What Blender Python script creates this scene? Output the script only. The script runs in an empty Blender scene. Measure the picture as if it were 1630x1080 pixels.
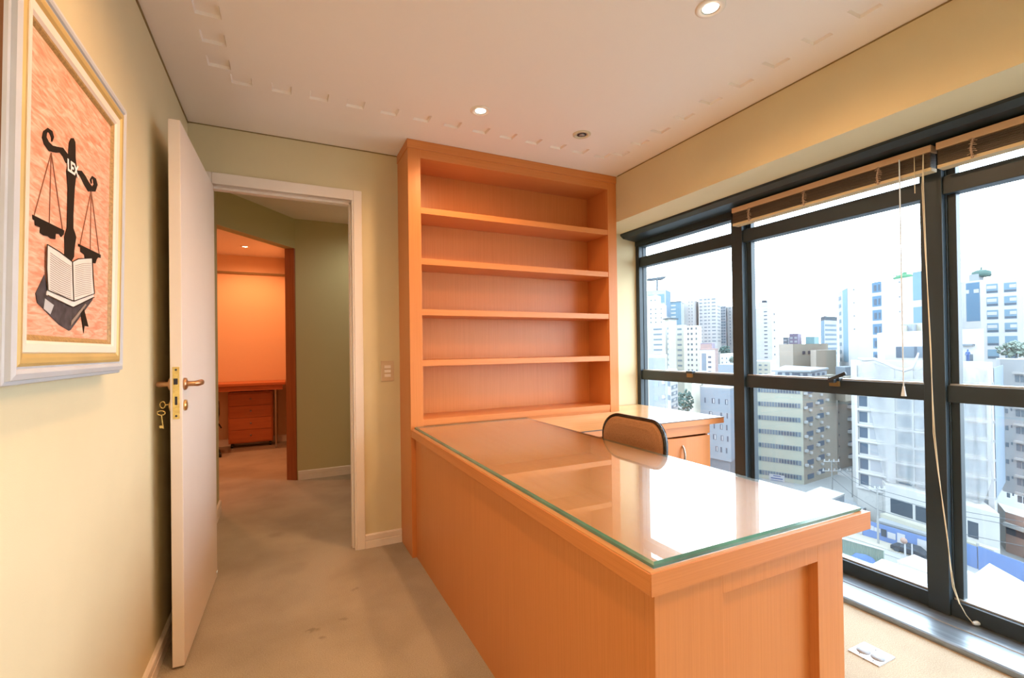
import bpy, math, random
from mathutils import Vector, Matrix
random.seed(7)
S = bpy.context.scene
COL = S.collection

# ------------------------------------------------------------------ camera
FPX, CXP, CYP = 747.39, 815.0, 551.446
YAW, PITCH, ROLL = -0.4519, 0.0071, -0.0135
CAM = Vector((0.4514, -2.9819, 1.1993))
_r = Vector((math.cos(YAW), math.sin(YAW), 0))
FWD = Vector((-math.sin(YAW) * math.cos(PITCH), math.cos(YAW) * math.cos(PITCH), math.sin(PITCH)))
_u = _r.cross(FWD)
RGT = _r * math.cos(ROLL) + _u * math.sin(ROLL)
UPV = _u * math.cos(ROLL) - _r * math.sin(ROLL)
cam_data = bpy.data.cameras.new('camera')
cam = bpy.data.objects.new('camera', cam_data)
COL.objects.link(cam)
cam.matrix_world = Matrix(((RGT.x, UPV.x, -FWD.x, CAM.x), (RGT.y, UPV.y, -FWD.y, CAM.y),
                           (RGT.z, UPV.z, -FWD.z, CAM.z), (0, 0, 0, 1)))
cam_data.sensor_width = 36
cam_data.lens = FPX * 36 / 1630
cam_data.shift_y = (CYP - 540) / 1630
cam_data.clip_start = 0.02
cam_data.clip_end = 3000
S.camera = cam

# ------------------------------------------------------------------ world, exposure
SKY = 8.8
world = bpy.data.worlds.new('world')
S.world = world
world.use_nodes = True
_bg = world.node_tree.nodes['Background']
_bg.inputs[0].default_value = (0.79, 0.905, 1.0, 1)
_bg.inputs[1].default_value = SKY
S.view_settings.view_transform = 'Standard'
S.view_settings.look = 'None'
S.view_settings.exposure = 0.2
S.view_settings.gamma = 1.0
S.view_settings.use_curve_mapping = False
LAMP_COL = (1.0, 0.55, 0.25)
LAMP_W = 39.0
S.cycles.max_bounces = 10
S.cycles.diffuse_bounces = 5
S.cycles.glossy_bounces = 5
S.cycles.transparent_max_bounces = 16
S.cycles.sample_clamp_indirect = 6.0


def ray(px, py):
    return RGT * ((px - CXP) / FPX) - UPV * ((py - CYP) / FPX) + FWD


def at(px, py, D):
    """point at forward distance D (metres) seen in pixel px, py"""
    return CAM + ray(px, py) * D


def onp(axis, val, px, py):
    d = ray(px, py)
    return CAM + d * ((val - CAM[axis]) / d[axis])


def srgb(r, g, b):
    f = lambda c: (c / 255 / 12.92) if c <= 10 else ((c / 255 + 0.055) / 1.055) ** 2.4
    return (f(r), f(g), f(b), 1)


# ------------------------------------------------------------------ materials
def newmat(name):
    m = bpy.data.materials.new(name)
    m.use_nodes = True
    nt = m.node_tree
    return m, nt, nt.nodes['Principled BSDF']


def N(nt, t, **kw):
    n = nt.nodes.new(t)
    for k, v in kw.items():
        setattr(n, k, v)
    return n


def plain(name, col, rough=0.6, metal=0.0, spec=0.5, vary=0.0, scale=20, bump=0.0, bscale=200, emit=None, stretch=None):
    m, nt, b = newmat(name)
    b.inputs['Base Color'].default_value = col
    b.inputs['Roughness'].default_value = rough
    b.inputs['Metallic'].default_value = metal
    b.inputs['Specular IOR Level'].default_value = spec
    tc = N(nt, 'ShaderNodeTexCoord')
    mp = N(nt, 'ShaderNodeMapping')
    nt.links.new(tc.outputs['Object'], mp.inputs[0])
    if stretch:
        mp.inputs['Scale'].default_value = stretch
    if vary > 0:
        no = N(nt, 'ShaderNodeTexNoise')
        no.inputs['Scale'].default_value = scale
        no.inputs['Detail'].default_value = 4
        nt.links.new(mp.outputs[0], no.inputs['Vector'])
        rp = N(nt, 'ShaderNodeValToRGB')
        rp.color_ramp.elements[0].position = 0.3
        rp.color_ramp.elements[1].position = 0.7
        rp.color_ramp.elements[0].color = (col[0] * (1 - vary), col[1] * (1 - vary), col[2] * (1 - vary), 1)
        rp.color_ramp.elements[1].color = (min(1, col[0] * (1 + vary)), min(1, col[1] * (1 + vary)), min(1, col[2] * (1 + vary)), 1)
        nt.links.new(no.outputs['Fac'], rp.inputs[0])
        nt.links.new(rp.outputs[0], b.inputs['Base Color'])
    if bump > 0:
        n2 = N(nt, 'ShaderNodeTexNoise')
        n2.inputs['Scale'].default_value = bscale
        nt.links.new(mp.outputs[0], n2.inputs['Vector'])
        bp = N(nt, 'ShaderNodeBump')
        bp.inputs['Strength'].default_value = bump
        bp.inputs['Distance'].default_value = 0.002
        nt.links.new(n2.outputs['Fac'], bp.inputs['Height'])
        nt.links.new(bp.outputs[0], b.inputs['Normal'])
    if emit:
        b.inputs['Emission Color'].default_value = emit[0]
        b.inputs['Emission Strength'].default_value = emit[1]
    return m


def wood(name, c1, c2, scale, rough=0.35, spec=0.4):
    """veneer: very stretched noise; scale = per-axis frequency"""
    m, nt, b = newmat(name)
    tc = N(nt, 'ShaderNodeTexCoord')
    mp = N(nt, 'ShaderNodeMapping')
    mp.inputs['Scale'].default_value = scale
    nt.links.new(tc.outputs['Object'], mp.inputs[0])
    n1 = N(nt, 'ShaderNodeTexNoise')
    n1.inputs['Scale'].default_value = 1.0
    n1.inputs['Detail'].default_value = 5
    n1.inputs['Roughness'].default_value = 0.65
    nt.links.new(mp.outputs[0], n1.inputs['Vector'])
    rp = N(nt, 'ShaderNodeValToRGB')
    rp.color_ramp.elements[0].position = 0.34
    rp.color_ramp.elements[1].position = 0.62
    rp.color_ramp.elements[0].color = c2
    rp.color_ramp.elements[1].color = c1
    nt.links.new(n1.outputs['Fac'], rp.inputs[0])
    # broad tone drift
    n2 = N(nt, 'ShaderNodeTexNoise')
    n2.inputs['Scale'].default_value = 1.6
    nt.links.new(tc.outputs['Object'], n2.inputs['Vector'])
    hs = N(nt, 'ShaderNodeHueSaturation')
    mr = N(nt, 'ShaderNodeMapRange')
    mr.inputs['To Min'].default_value = 0.94
    mr.inputs['To Max'].default_value = 1.06
    nt.links.new(n2.outputs['Fac'], mr.inputs['Value'])
    nt.links.new(mr.outputs[0], hs.inputs['Value'])
    nt.links.new(rp.outputs[0], hs.inputs['Color'])
    nt.links.new(hs.outputs[0], b.inputs['Base Color'])
    b.inputs['Roughness'].default_value = rough
    b.inputs['Specular IOR Level'].default_value = spec
    return m


def glass_mat(name, tint, ior=1.5, boost=1.0, rough=0.0, film=0.0):
    m, nt, b = newmat(name)
    out = nt.nodes['Material Output']
    nt.nodes.remove(b)
    tr = N(nt, 'ShaderNodeBsdfTransparent')
    tr.inputs[0].default_value = tint
    gl = N(nt, 'ShaderNodeBsdfGlossy')
    gl.inputs['Roughness'].default_value = rough
    gl.inputs['Color'].default_value = (1, 1, 1, 1)
    ge = N(nt, 'ShaderNodeNewGeometry')
    dt = N(nt, 'ShaderNodeVectorMath', operation='DOT_PRODUCT')
    nt.links.new(ge.outputs['Incoming'], dt.inputs[0])
    nt.links.new(ge.outputs['Normal'], dt.inputs[1])
    ab = N(nt, 'ShaderNodeMath', operation='ABSOLUTE')
    nt.links.new(dt.outputs['Value'], ab.inputs[0])
    om = N(nt, 'ShaderNodeMath', operation='SUBTRACT')
    om.inputs[0].default_value = 1.0
    nt.links.new(ab.outputs[0], om.inputs[1])
    pw = N(nt, 'ShaderNodeMath', operation='POWER')
    pw.inputs[1].default_value = 5.0
    nt.links.new(om.outputs[0], pw.inputs[0])
    f0 = ((ior - 1) / (ior + 1)) ** 2
    ml = N(nt, 'ShaderNodeMath', operation='MULTIPLY_ADD')
    ml.use_clamp = True
    ml.inputs[1].default_value = (1 - f0) * boost
    ml.inputs[2].default_value = f0 * boost
    nt.links.new(pw.outputs[0], ml.inputs[0])
    mx = N(nt, 'ShaderNodeMixShader')
    nt.links.new(ml.outputs[0], mx.inputs[0])
    nt.links.new(tr.outputs[0], mx.inputs[1])
    nt.links.new(gl.outputs[0], mx.inputs[2])
    last = mx
    if film > 0:       # second, rougher gloss lobe mixed in evenly
        g2 = N(nt, 'ShaderNodeBsdfGlossy')
        g2.inputs['Roughness'].default_value = 0.38
        m2 = N(nt, 'ShaderNodeMixShader')
        m2.inputs[0].default_value = film
        nt.links.new(mx.outputs[0], m2.inputs[1])
        nt.links.new(g2.outputs[0], m2.inputs[2])
        last = m2
    nt.links.new(last.outputs[0], out.inputs['Surface'])
    return m


def carpet_mat():
    m, nt, b = newmat('carpet')
    tc = N(nt, 'ShaderNodeTexCoord')
    big = N(nt, 'ShaderNodeTexNoise')
    big.inputs['Scale'].default_value = 2.2
    big.inputs['Detail'].default_value = 6
    nt.links.new(tc.outputs['Object'], big.inputs['Vector'])
    rp = N(nt, 'ShaderNodeValToRGB')
    rp.color_ramp.elements[0].position = 0.32
    rp.color_ramp.elements[1].position = 0.6
    rp.color_ramp.elements[0].color = (0.36, 0.305, 0.23, 1)
    rp.color_ramp.elements[1].color = (0.465, 0.40, 0.305, 1)
    nt.links.new(big.outputs['Fac'], rp.inputs[0])
    fine = N(nt, 'ShaderNodeTexNoise')
    fine.inputs['Scale'].default_value = 260
    fine.inputs['Detail'].default_value = 2
    nt.links.new(tc.outputs['Object'], fine.inputs['Vector'])
    mr = N(nt, 'ShaderNodeMapRange')
    mr.inputs['From Min'].default_value = 0.3
    mr.inputs['From Max'].default_value = 0.7
    mr.inputs['To Min'].default_value = 0.82
    mr.inputs['To Max'].default_value = 1.12
    nt.links.new(fine.outputs['Fac'], mr.inputs['Value'])
    mul = N(nt, 'ShaderNodeVectorMath', operation='SCALE')
    nt.links.new(rp.outputs[0], mul.inputs[0])
    nt.links.new(mr.outputs[0], mul.inputs['Scale'])
    last = mul.outputs[0]
    ns = N(nt, 'ShaderNodeTexNoise')
    ns.inputs['Scale'].default_value = 30
    nt.links.new(tc.outputs['Object'], ns.inputs['Vector'])
    jit = N(nt, 'ShaderNodeVectorMath', operation='MULTIPLY_ADD')
    jit.inputs[1].default_value = (0.06, 0.06, 0.0)
    nt.links.new(ns.outputs['Color'], jit.inputs[0])
    nt.links.new(tc.outputs['Object'], jit.inputs[2])
    for px, py, rad, dark in ((497, 1003, 0.028, 0.72), (514, 1016, 0.022, 0.75), (438, 852, 0.07, 0.84), (566, 938, 0.022, 0.8), (470, 905, 0.10, 0.92), (545, 985, 0.02, 0.8)):
        c = onp(2, 0.0, px, py)
        ds = N(nt, 'ShaderNodeVectorMath', operation='DISTANCE')
        ds.inputs[1].default_value = (c.x + 0.03, c.y + 0.03, 0)
        nt.links.new(jit.outputs[0], ds.inputs[0])
        m1 = N(nt, 'ShaderNodeMapRange')
        m1.interpolation_type = 'SMOOTHSTEP'
        m1.inputs['From Min'].default_value = rad * 0.3
        m1.inputs['From Max'].default_value = rad
        m1.inputs['To Min'].default_value = dark
        m1.inputs['To Max'].default_value = 1.0
        nt.links.new(ds.outputs['Value'], m1.inputs['Value'])
        sc = N(nt, 'ShaderNodeVectorMath', operation='SCALE')
        nt.links.new(last, sc.inputs[0])
        nt.links.new(m1.outputs[0], sc.inputs['Scale'])
        last = sc.outputs[0]
    nt.links.new(last, b.inputs['Base Color'])
    b.inputs['Roughness'].default_value = 0.95
    b.inputs['Specular IOR Level'].default_value = 0.1
    bp = N(nt, 'ShaderNodeBump')
    bp.inputs['Strength'].default_value = 0.6
    bp.inputs['Distance'].default_value = 0.004
    nt.links.new(fine.outputs['Fac'], bp.inputs['Height'])
    nt.links.new(bp.outputs[0], b.inputs['Normal'])
    return m


def painting_mat():
    m, nt, b = newmat('salmon_brushwork')
    tc = N(nt, 'ShaderNodeTexCoord')
    mp = N(nt, 'ShaderNodeMapping')
    mp.inputs['Rotation'].default_value = (math.radians(38), 0, 0)
    mp.inputs['Scale'].default_value = (1, 16, 80)
    nt.links.new(tc.outputs['Object'], mp.inputs[0])
    n = N(nt, 'ShaderNodeTexNoise')
    n.inputs['Scale'].default_value = 1.3
    n.inputs['Detail'].default_value = 7
    n.inputs['Distortion'].default_value = 0.8
    nt.links.new(mp.outputs[0], n.inputs['Vector'])
    rp = N(nt, 'ShaderNodeValToRGB')
    e = rp.color_ramp.elements
    e[0].position = 0.32
    e[0].color = srgb(218, 138, 108)
    e[1].position = 0.68
    e[1].color = srgb(232, 196, 172)
    k = e.new(0.5)
    k.color = srgb(226, 166, 138)
    k = e.new(0.42)
    k.color = srgb(222, 152, 122)
    nt.links.new(n.outputs['Fac'], rp.inputs[0])
    nt.links.new(rp.outputs[0], b.inputs['Base Color'])
    b.inputs['Roughness'].default_value = 0.5
    return m


M = {}
M['wall'] = plain('pale_green_yellow_paint', (0.665, 0.585, 0.375, 1), 0.85, bump=0.15, bscale=350, vary=0.03, scale=3)
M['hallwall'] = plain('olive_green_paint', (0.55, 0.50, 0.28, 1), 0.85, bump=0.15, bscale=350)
M['farwall'] = plain('peach_paint', (0.80, 0.56, 0.34, 1), 0.85)
M['ceiling'] = plain('white_plaster', (0.84, 0.79, 0.74, 1), 0.9, bump=0.05, bscale=120)
M['carpet'] = carpet_mat()
M['white'] = plain('white_enamel', (0.80, 0.72, 0.64, 1), 0.45, vary=0.03, scale=4)
M['doorwhite'] = plain('door_enamel', (0.78, 0.70, 0.63, 1), 0.38, vary=0.03, scale=2)
WL, WD = (0.635, 0.24, 0.07, 1), (0.575, 0.205, 0.055, 1)
M['wood'] = wood('beech_veneer_upright', WL, WD, (260, 260, 2.5))
M['woodx'] = wood('beech_veneer_cross', WL, WD, (2.5, 260, 260))
M['woody'] = wood('beech_veneer_long', WL, WD, (260, 2.5, 260))
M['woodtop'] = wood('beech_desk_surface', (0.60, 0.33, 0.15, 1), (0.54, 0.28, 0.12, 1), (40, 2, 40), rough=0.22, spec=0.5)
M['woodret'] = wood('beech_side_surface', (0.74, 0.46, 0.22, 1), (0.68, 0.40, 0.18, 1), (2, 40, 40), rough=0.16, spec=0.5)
M['darkedge'] = plain('dark_edge_strip', (0.05, 0.035, 0.025, 1), 0.5)
M['cherry'] = wood('cherry_veneer', (0.56, 0.17, 0.05, 1), (0.48, 0.135, 0.04, 1), (3, 60, 60), rough=0.35)
M['jamb'] = wood('reddish_door_lining', (0.36, 0.12, 0.04, 1), (0.27, 0.085, 0.03, 1), (60, 60, 2), rough=0.3)
M['alu'] = plain('black_anodised_aluminium', (0.022, 0.038, 0.052, 1), 0.4, metal=0.0, spec=0.4, vary=0.15, scale=3)
M['alusill'] = plain('dark_sill_metal', (0.30, 0.35, 0.40, 1), 0.33, metal=0.8, spec=0.7, vary=0.25, scale=6, stretch=(9, 0.6, 9))
M['alulight'] = plain('bright_glazing_bead', (0.42, 0.47, 0.5, 1), 0.35, metal=0.5)
M['gasket'] = plain('black_gasket', (0.01, 0.01, 0.012, 1), 0.6)
M['pane'] = glass_mat('window_glass', (0.97, 0.99, 1.0, 1), 1.45, 0.8)
M['glass'] = glass_mat('desk_glass', (0.90, 0.96, 0.94, 1), 1.5, 1.25, film=0.08)
M['glassedge'] = plain('green_glass_edge', (0.07, 0.22, 0.19, 1), 0.12, spec=0.8, vary=0.3, scale=6)
M['brass'] = plain('worn_brass', (0.66, 0.42, 0.16, 1), 0.28, metal=0.9, vary=0.15, scale=60)
M['brassp'] = plain('polished_brass_plate', (0.80, 0.62, 0.25, 1), 0.25, metal=0.85, vary=0.15, scale=90)
M['bronze'] = plain('bronze_handle', (0.48, 0.26, 0.13, 1), 0.3, metal=0.8)
M['blackp'] = plain('black_plastic', (0.012, 0.012, 0.013, 1), 0.18)
M['hole'] = plain('dark_recess', (0.02, 0.02, 0.03, 1), 0.6)
M['chrome'] = plain('brushed_chrome', (0.42, 0.41, 0.38, 1), 0.3, metal=0.9)
M['fabric'] = plain('brown_tweed', (0.33, 0.175, 0.09, 1), 0.95, spec=0.1, vary=0.4, scale=420, bump=0.5, bscale=700)
M['slat'] = plain('dark_bamboo_slats', (0.085, 0.062, 0.045, 1), 0.5, vary=0.35, scale=1, stretch=(300, 4, 300))
M['rail'] = plain('beige_painted_rail', (0.62, 0.43, 0.27, 1), 0.5)
M['railb'] = plain('cream_bottom_rail', (0.62, 0.52, 0.33, 1), 0.5)
M['tape'] = plain('beige_ladder_cord', (0.42, 0.31, 0.24, 1), 0.9, vary=0.4, scale=200)
M['cord'] = plain('cream_cord', (0.72, 0.66, 0.50, 1), 0.7)
M['clear'] = plain('clear_plastic', (0.66, 0.80, 0.95, 1), 0.15, spec=0.7)
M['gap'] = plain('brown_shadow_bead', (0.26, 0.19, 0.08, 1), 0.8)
M['latch'] = plain('dull_gold_latch', (0.20, 0.13, 0.05, 1), 0.5)
M['framew'] = plain('grey_white_moulding', (0.50, 0.52, 0.55, 1), 0.45, vary=0.05, scale=8)
M['framein'] = plain('cream_liner', (0.78, 0.68, 0.58, 1), 0.5)
M['gold'] = plain('gilt_band', (0.60, 0.44, 0.17, 1), 0.4, metal=0.3, vary=0.08, scale=8)
M['gilt'] = plain('dull_gilt_lip', (0.38, 0.23, 0.08, 1), 0.5, vary=0.25, scale=160)
M['frameside'] = plain('brown_frame_side', (0.20, 0.085, 0.035, 1), 0.6)
M['painting'] = painting_mat()
M['ink'] = plain('black_ink_paint', (0.014, 0.009, 0.006, 1), 0.6, spec=0.15)
M['inkb'] = plain('book_cover_paint', (0.05, 0.045, 0.055, 1), 0.45, vary=0.6, scale=60)
M['page'] = plain('page_paint', (0.74, 0.70, 0.64, 1), 0.6, vary=0.05, scale=30)
M['pageline'] = plain('page_line_paint', (0.30, 0.24, 0.20, 1), 0.6)
M['string'] = plain('brown_line_paint', (0.25, 0.10, 0.05, 1), 0.6)
M['letter'] = plain('white_letter_paint', (0.85, 0.83, 0.82, 1), 0.5)
M['switch'] = plain('beige_switch_plate', (0.62, 0.48, 0.32, 1), 0.4)
M['rocker'] = plain('white_rocker', (0.85, 0.80, 0.75, 1), 0.35)
M['plate'] = plain('white_floor_plate', (0.60, 0.63, 0.68, 1), 0.35)
M['cover'] = plain('grey_socket_cover', (0.27, 0.29, 0.32, 1), 0.5, vary=0.15, scale=200)
M['ringw'] = plain('white_lamp_ring', (0.82, 0.76, 0.68, 1), 0.4)
M['ringg'] = plain('olive_grey_ring', (0.62, 0.56, 0.40, 1), 0.5)
M['bulb_off'] = plain('unlit_bulb_glass', (0.35, 0.33, 0.30, 1), 0.15, spec=0.8)
M['bulb'] = plain('lit_bulb', (1, 0.9, 0.8, 1), 0.4, emit=((1, 0.82, 0.62, 1), 14.0))
M['bulbfar'] = plain('lit_warm_bulb', (1, 0.9, 0.8, 1), 0.4, emit=((1, 0.72, 0.42, 1), 14.0))


# ------------------------------------------------------------------ geometry helpers
class G:
    def __init__(s):
        s.v, s.f, s.sm = [], [], []

    def add(s, vs, fs, smooth=False):
        k = len(s.v)
        s.v += [tuple(p) for p in vs]
        s.f += [tuple(i + k for i in f) for f in fs]
        s.sm += [smooth] * len(fs)
        return s

    def box(s, x0, y0, z0, x1, y1, z1):
        x0, x1 = min(x0, x1), max(x0, x1)
        y0, y1 = min(y0, y1), max(y0, y1)
        z0, z1 = min(z0, z1), max(z0, z1)
        v = [(x0, y0, z0), (x1, y0, z0), (x1, y1, z0), (x0, y1, z0), (x0, y0, z1), (x1, y0, z1), (x1, y1, z1), (x0, y1, z1)]
        return s.add(v, [(0, 3, 2, 1), (4, 5, 6, 7), (0, 1, 5, 4), (1, 2, 6, 5), (2, 3, 7, 6), (3, 0, 4, 7)])

    def hexa(s, b, t):
        """b, t: 4 bottom and 4 top points in the same order (ccw from above)"""
        return s.add(list(b) + list(t), [(3, 2, 1, 0), (4, 5, 6, 7), (0, 1, 5, 4), (1, 2, 6, 5), (2, 3, 7, 6), (3, 0, 4, 7)])

    def prism(s, pts, off):
        """extrude a closed 3-D outline by vector off"""
        n = len(pts)
        off = Vector(off)
        a = [Vector(p) for p in pts]
        b = [p + off for p in a]
        return s.add(a + b, [tuple(range(n - 1, -1, -1)), tuple(range(n, 2 * n))] +
                     [(i, (i + 1) % n, n + (i + 1) % n, n + i) for i in range(n)])

    def tube(s, path, r, seg=10, caps=True, closed=False):
        path = [Vector(p) for p in path]
        n = len(path)
        rr = r if isinstance(r, (list, tuple)) else [r] * n
        rings = []
        prev = None
        for i, p in enumerate(path):
            if closed:
                t = path[(i + 1) % n] - path[i - 1]
            else:
                t = (path[min(i + 1, n - 1)] - path[max(i - 1, 0)])
            t = t.normalized()
            if prev is None:
                a = Vector((0, 0, 1)) if abs(t.z) < 0.9 else Vector((1, 0, 0))
                prev = (a - t * a.dot(t)).normalized()
            prev = (prev - t * prev.dot(t)).normalized()
            q = t.cross(prev)
            rings.append([p + (prev * math.cos(2 * math.pi * j / seg) + q * math.sin(2 * math.pi * j / seg)) * rr[i] for j in range(seg)])
        vs = [x for g in rings for x in g]
        fs = []
        m = n if closed else n - 1
        for i in range(m):
            for j in range(seg):
                a, b = i * seg + j, i * seg + (j + 1) % seg
                c, d = ((i + 1) % n) * seg + (j + 1) % seg, ((i + 1) % n) * seg + j
                fs.append((a, b, c, d))
        s.add(vs, fs, True)
        if caps and not closed:
            s.add(rings[0], [tuple(range(seg - 1, -1, -1))])
            s.add(rings[-1], [tuple(range(seg))])
        return s

    def lathe(s, prof, c, axis='z', seg=28, smooth=True):
        """prof: (radius, height) list; revolved round axis through c"""
        c = Vector(c)
        ax = {'x': (Vector((0, 1, 0)), Vector((0, 0, 1)), Vector((1, 0, 0))),
              'y': (Vector((0, 0, 1)), Vector((1, 0, 0)), Vector((0, 1, 0))),
              'z': (Vector((1, 0, 0)), Vector((0, 1, 0)), Vector((0, 0, 1)))}[axis]
        vs = []
        for r, h in prof:
            for j in range(seg):
                t = 2 * math.pi * j / seg
                vs.append(c + ax[0] * (math.cos(t) * r) + ax[1] * (math.sin(t) * r) + ax[2] * h)
        fs = []
        for i in range(len(prof) - 1):
            for j in range(seg):
                fs.append((i * seg + j, i * seg + (j + 1) % seg, (i + 1) * seg + (j + 1) % seg, (i + 1) * seg + j))
        s.add(vs, fs, smooth)
        return s

    def cyl(s, c, r, h, axis='z', seg=24):
        s.lathe([(0.0001, 0), (r, 0), (r, h), (0.0001, h)], c, axis, seg, False)
        return s

    def build(s, name, mat, parent=None, bevel=0.0, local=False, segs=2):
        me = bpy.data.meshes.new(name)
        off = Vector((0, 0, 0))
        if parent is not None and not local:
            off = wloc(parent)
        me.from_pydata([tuple(Vector(p) - off) for p in s.v], [], s.f)
        for p, q in zip(me.polygons, s.sm):
            p.use_smooth = q
        me.update()
        mats = mat if isinstance(mat, (list, tuple)) else [mat]
        for mm in mats:
            me.materials.append(mm)
        o = bpy.data.objects.new(name, me)
        COL.objects.link(o)
        if parent is not None:
            o.parent = parent
        if bevel > 0:
            md = o.modifiers.new('bevel', 'BEVEL')
            md.width = bevel
            md.segments = segs
            md.limit_method = 'ANGLE'
            md.angle_limit = math.radians(40)
        return o


def wloc(o):
    v = Vector((0, 0, 0))
    while o is not None:
        v += o.location
        o = o.parent
    return v


def empty(name, loc, rotz=0.0):
    o = bpy.data.objects.new(name, None)
    o.empty_display_size = 0.1
    COL.objects.link(o)
    o.location = loc
    o.rotation_euler = (0, 0, rotz)
    return o


def tag(o, label, cat, group=None, kind=None):
    o['label'] = label
    o['category'] = cat
    if group:
        o['group'] = group
    if kind:
        o['kind'] = kind
    return o


def structure(o):
    o['kind'] = 'structure'
    return o


def bx(*a):
    return G().box(*a)


# ------------------------------------------------------------------ room dimensions
H = 2.436          # ceiling
W = 2.617          # beam face
XW = 3.02          # interior face of the window frames
Y1 = -4.60         # wall behind the camera
ZB = 2.108         # underside of beam
BX0, BD = 1.108, 0.274

# ------------------------------------------------------------------ shell
structure(G().box(-0.0, Y1, -0.1, 2.80, 0.0, 0.0).box(0.11, 0.0, -0.1, 0.84, 0.08, 0.0)
          .box(-1.6, 0.08, -0.1, 1.9, 4.2, 0.0).build('floor', M['carpet']))
structure(G().box(-0.1, Y1, 0, 0, 0.0, 2.62).build('wall_left', M['wall']))
# back wall with the door opening
structure(G().box(-0.1, 0.0, 0, 0.10, 0.08, 2.62).box(0.845, 0, 0, 3.14, 0.08, 2.62).box(0.10, 0, 2.13, 0.845, 0.08, 2.62)
          .build('wall_back', M['wall']))
structure(G().box(-0.1, Y1 - 0.1, -0.1, 3.2, Y1, 2.62).build('wall_front', M['wall']))
# beam above the windows and its underside
structure(G().box(W, Y1, ZB, 3.16, 0.0, 2.62).build('wall_right', M['wall']))

# ceiling with recessed squares
HX, HY = 0.084, 0.078
cells = []
for y in (-1.345, -1.172, -1.0, -0.828, -0.655):
    cells.append((0.212, y))
for x in (0.289, 0.452, 0.616, 0.784, 0.952, 1.122, 1.292, 1.460, 1.628, 1.796, 1.963, 2.131, 2.298):
    cells.append((x, -0.545))
for k in range(18):
    cells.append((2.384, -0.622 - 0.1735 * k))
rects = [(x - HX / 2, y - HY / 2, x + HX / 2, y + HY / 2) for x, y in cells]
xs = sorted(set([0.0, W] + [round(v, 4) for r in rects for v in (r[0], r[2])]))
ys = sorted(set([Y1, 0.0] + [round(v, 4) for r in rects for v in (r[1], r[3])]))
g = G()
for i in range(len(xs) - 1):
    for j in range(len(ys) - 1):
        cx, cy = (xs[i] + xs[i + 1]) / 2, (ys[j] + ys[j + 1]) / 2
        if any(r[0] < cx < r[2] and r[1] < cy < r[3] for r in rects):
            continue
        g.add([(xs[i], ys[j], H), (xs[i + 1], ys[j], H), (xs[i + 1], ys[j + 1], H), (xs[i], ys[j + 1], H)], [(3, 2, 1, 0)])
g.box(0.0, Y1, H + 0.05, W, 0, H + 0.12)
ceil = structure(g.build('ceiling', M['ceiling']))
for (x0, y0, x1, y1) in rects:
    g = G()
    d, q = 0.012, 0.004
    o_ = [(x0, y0, H), (x1, y0, H), (x1, y1, H), (x0, y1, H)]
    i_ = [(x0 + q, y0 + q, H + d), (x1 - q, y0 + q, H + d), (x1 - q, y1 - q, H + d), (x0 + q, y1 - q, H + d)]
    g.add(o_ + i_, [(0, 1, 5, 4), (1, 2, 6, 5), (2, 3, 7, 6), (3, 0, 4, 7), (4, 5, 6, 7)])
    g.build('recessed_square', M['ceiling'], ceil)

# brown strips drawn in place of the shadow gap where ceiling meets walls
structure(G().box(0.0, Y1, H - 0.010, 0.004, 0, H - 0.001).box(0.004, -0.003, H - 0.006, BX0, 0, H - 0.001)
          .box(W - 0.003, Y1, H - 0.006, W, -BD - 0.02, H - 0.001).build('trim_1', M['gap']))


def skirting(name, pts, nrm, h=0.083, t=0.015):
    """grooved skirting board along the segment pts, standing off the wall along nrm"""
    a, b = Vector(pts[0]), Vector(pts[1])
    n = Vector(nrm)
    prof = [(0, 0), (t, 0), (t, h * 0.50), (t - 0.004, h * 0.53), (t - 0.004, h * 0.57), (t, h * 0.60), (t, h * 0.93), (t - 0.005, h), (0, h)]
    pa = [a + n * p + Vector((0, 0, z)) for p, z in prof]
    return structure(G().prism(pa, b - a).build(name, M['white']))


skirting('baseboard_left', ((0, Y1, 0), (0, 0, 0)), (1, 0, 0))
skirting('baseboard_back', ((0.886, 0, 0), (BX0 - 0.001, 0, 0)), (0, -1, 0))

# ------------------------------------------------------------------ corridor and far room
CH = 2.46
c0, c1 = Vector((0, 1.19, 0)), Vector((0.55, 1.88, 0))
dv = (c1 - c0).normalized()
nv = Vector((-dv.y, dv.x, 0))
up = lambda z: Vector((0, 0, z))
structure(G().box(-0.12, 0.08, 0, 0, 1.19, CH).build('wall_hall_left', M['hallwall']))
structure(G().box(0.55, 1.88, 0, 2.0, 2.0, CH).box(1.9, 0.08, 0, 2.0, 1.88, CH).build('wall_hall_back', M['hallwall']))
g = G()
g.hexa([c0 + up(2.18), c1 + up(2.18), c1 + nv * 0.10 + up(2.18), c0 + nv * 0.10 + up(2.18)],
       [c0 + up(CH), c1 + up(CH), c1 + nv * 0.10 + up(CH), c0 + nv * 0.10 + up(CH)])
structure(g.build('wall_hall_header', M['hallwall']))
structure(G().add([(-0.12, 0.08, CH), (2.0, 0.08, CH), (2.0, 2.0, CH), (0.55, 2.0, CH), (-0.12, 1.19, CH)], [(0, 1, 2, 3, 4)])
          .build('ceiling_hall', M['ceiling']))
skirting('baseboard_hall_left', ((0, 0.09, 0), (0, 1.19, 0)), (1, 0, 0), 0.09)
skirting('baseboard_hall_back', ((0.56, 1.88, 0), (1.88, 1.88, 0)), (0, -1, 0), 0.085)
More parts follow.
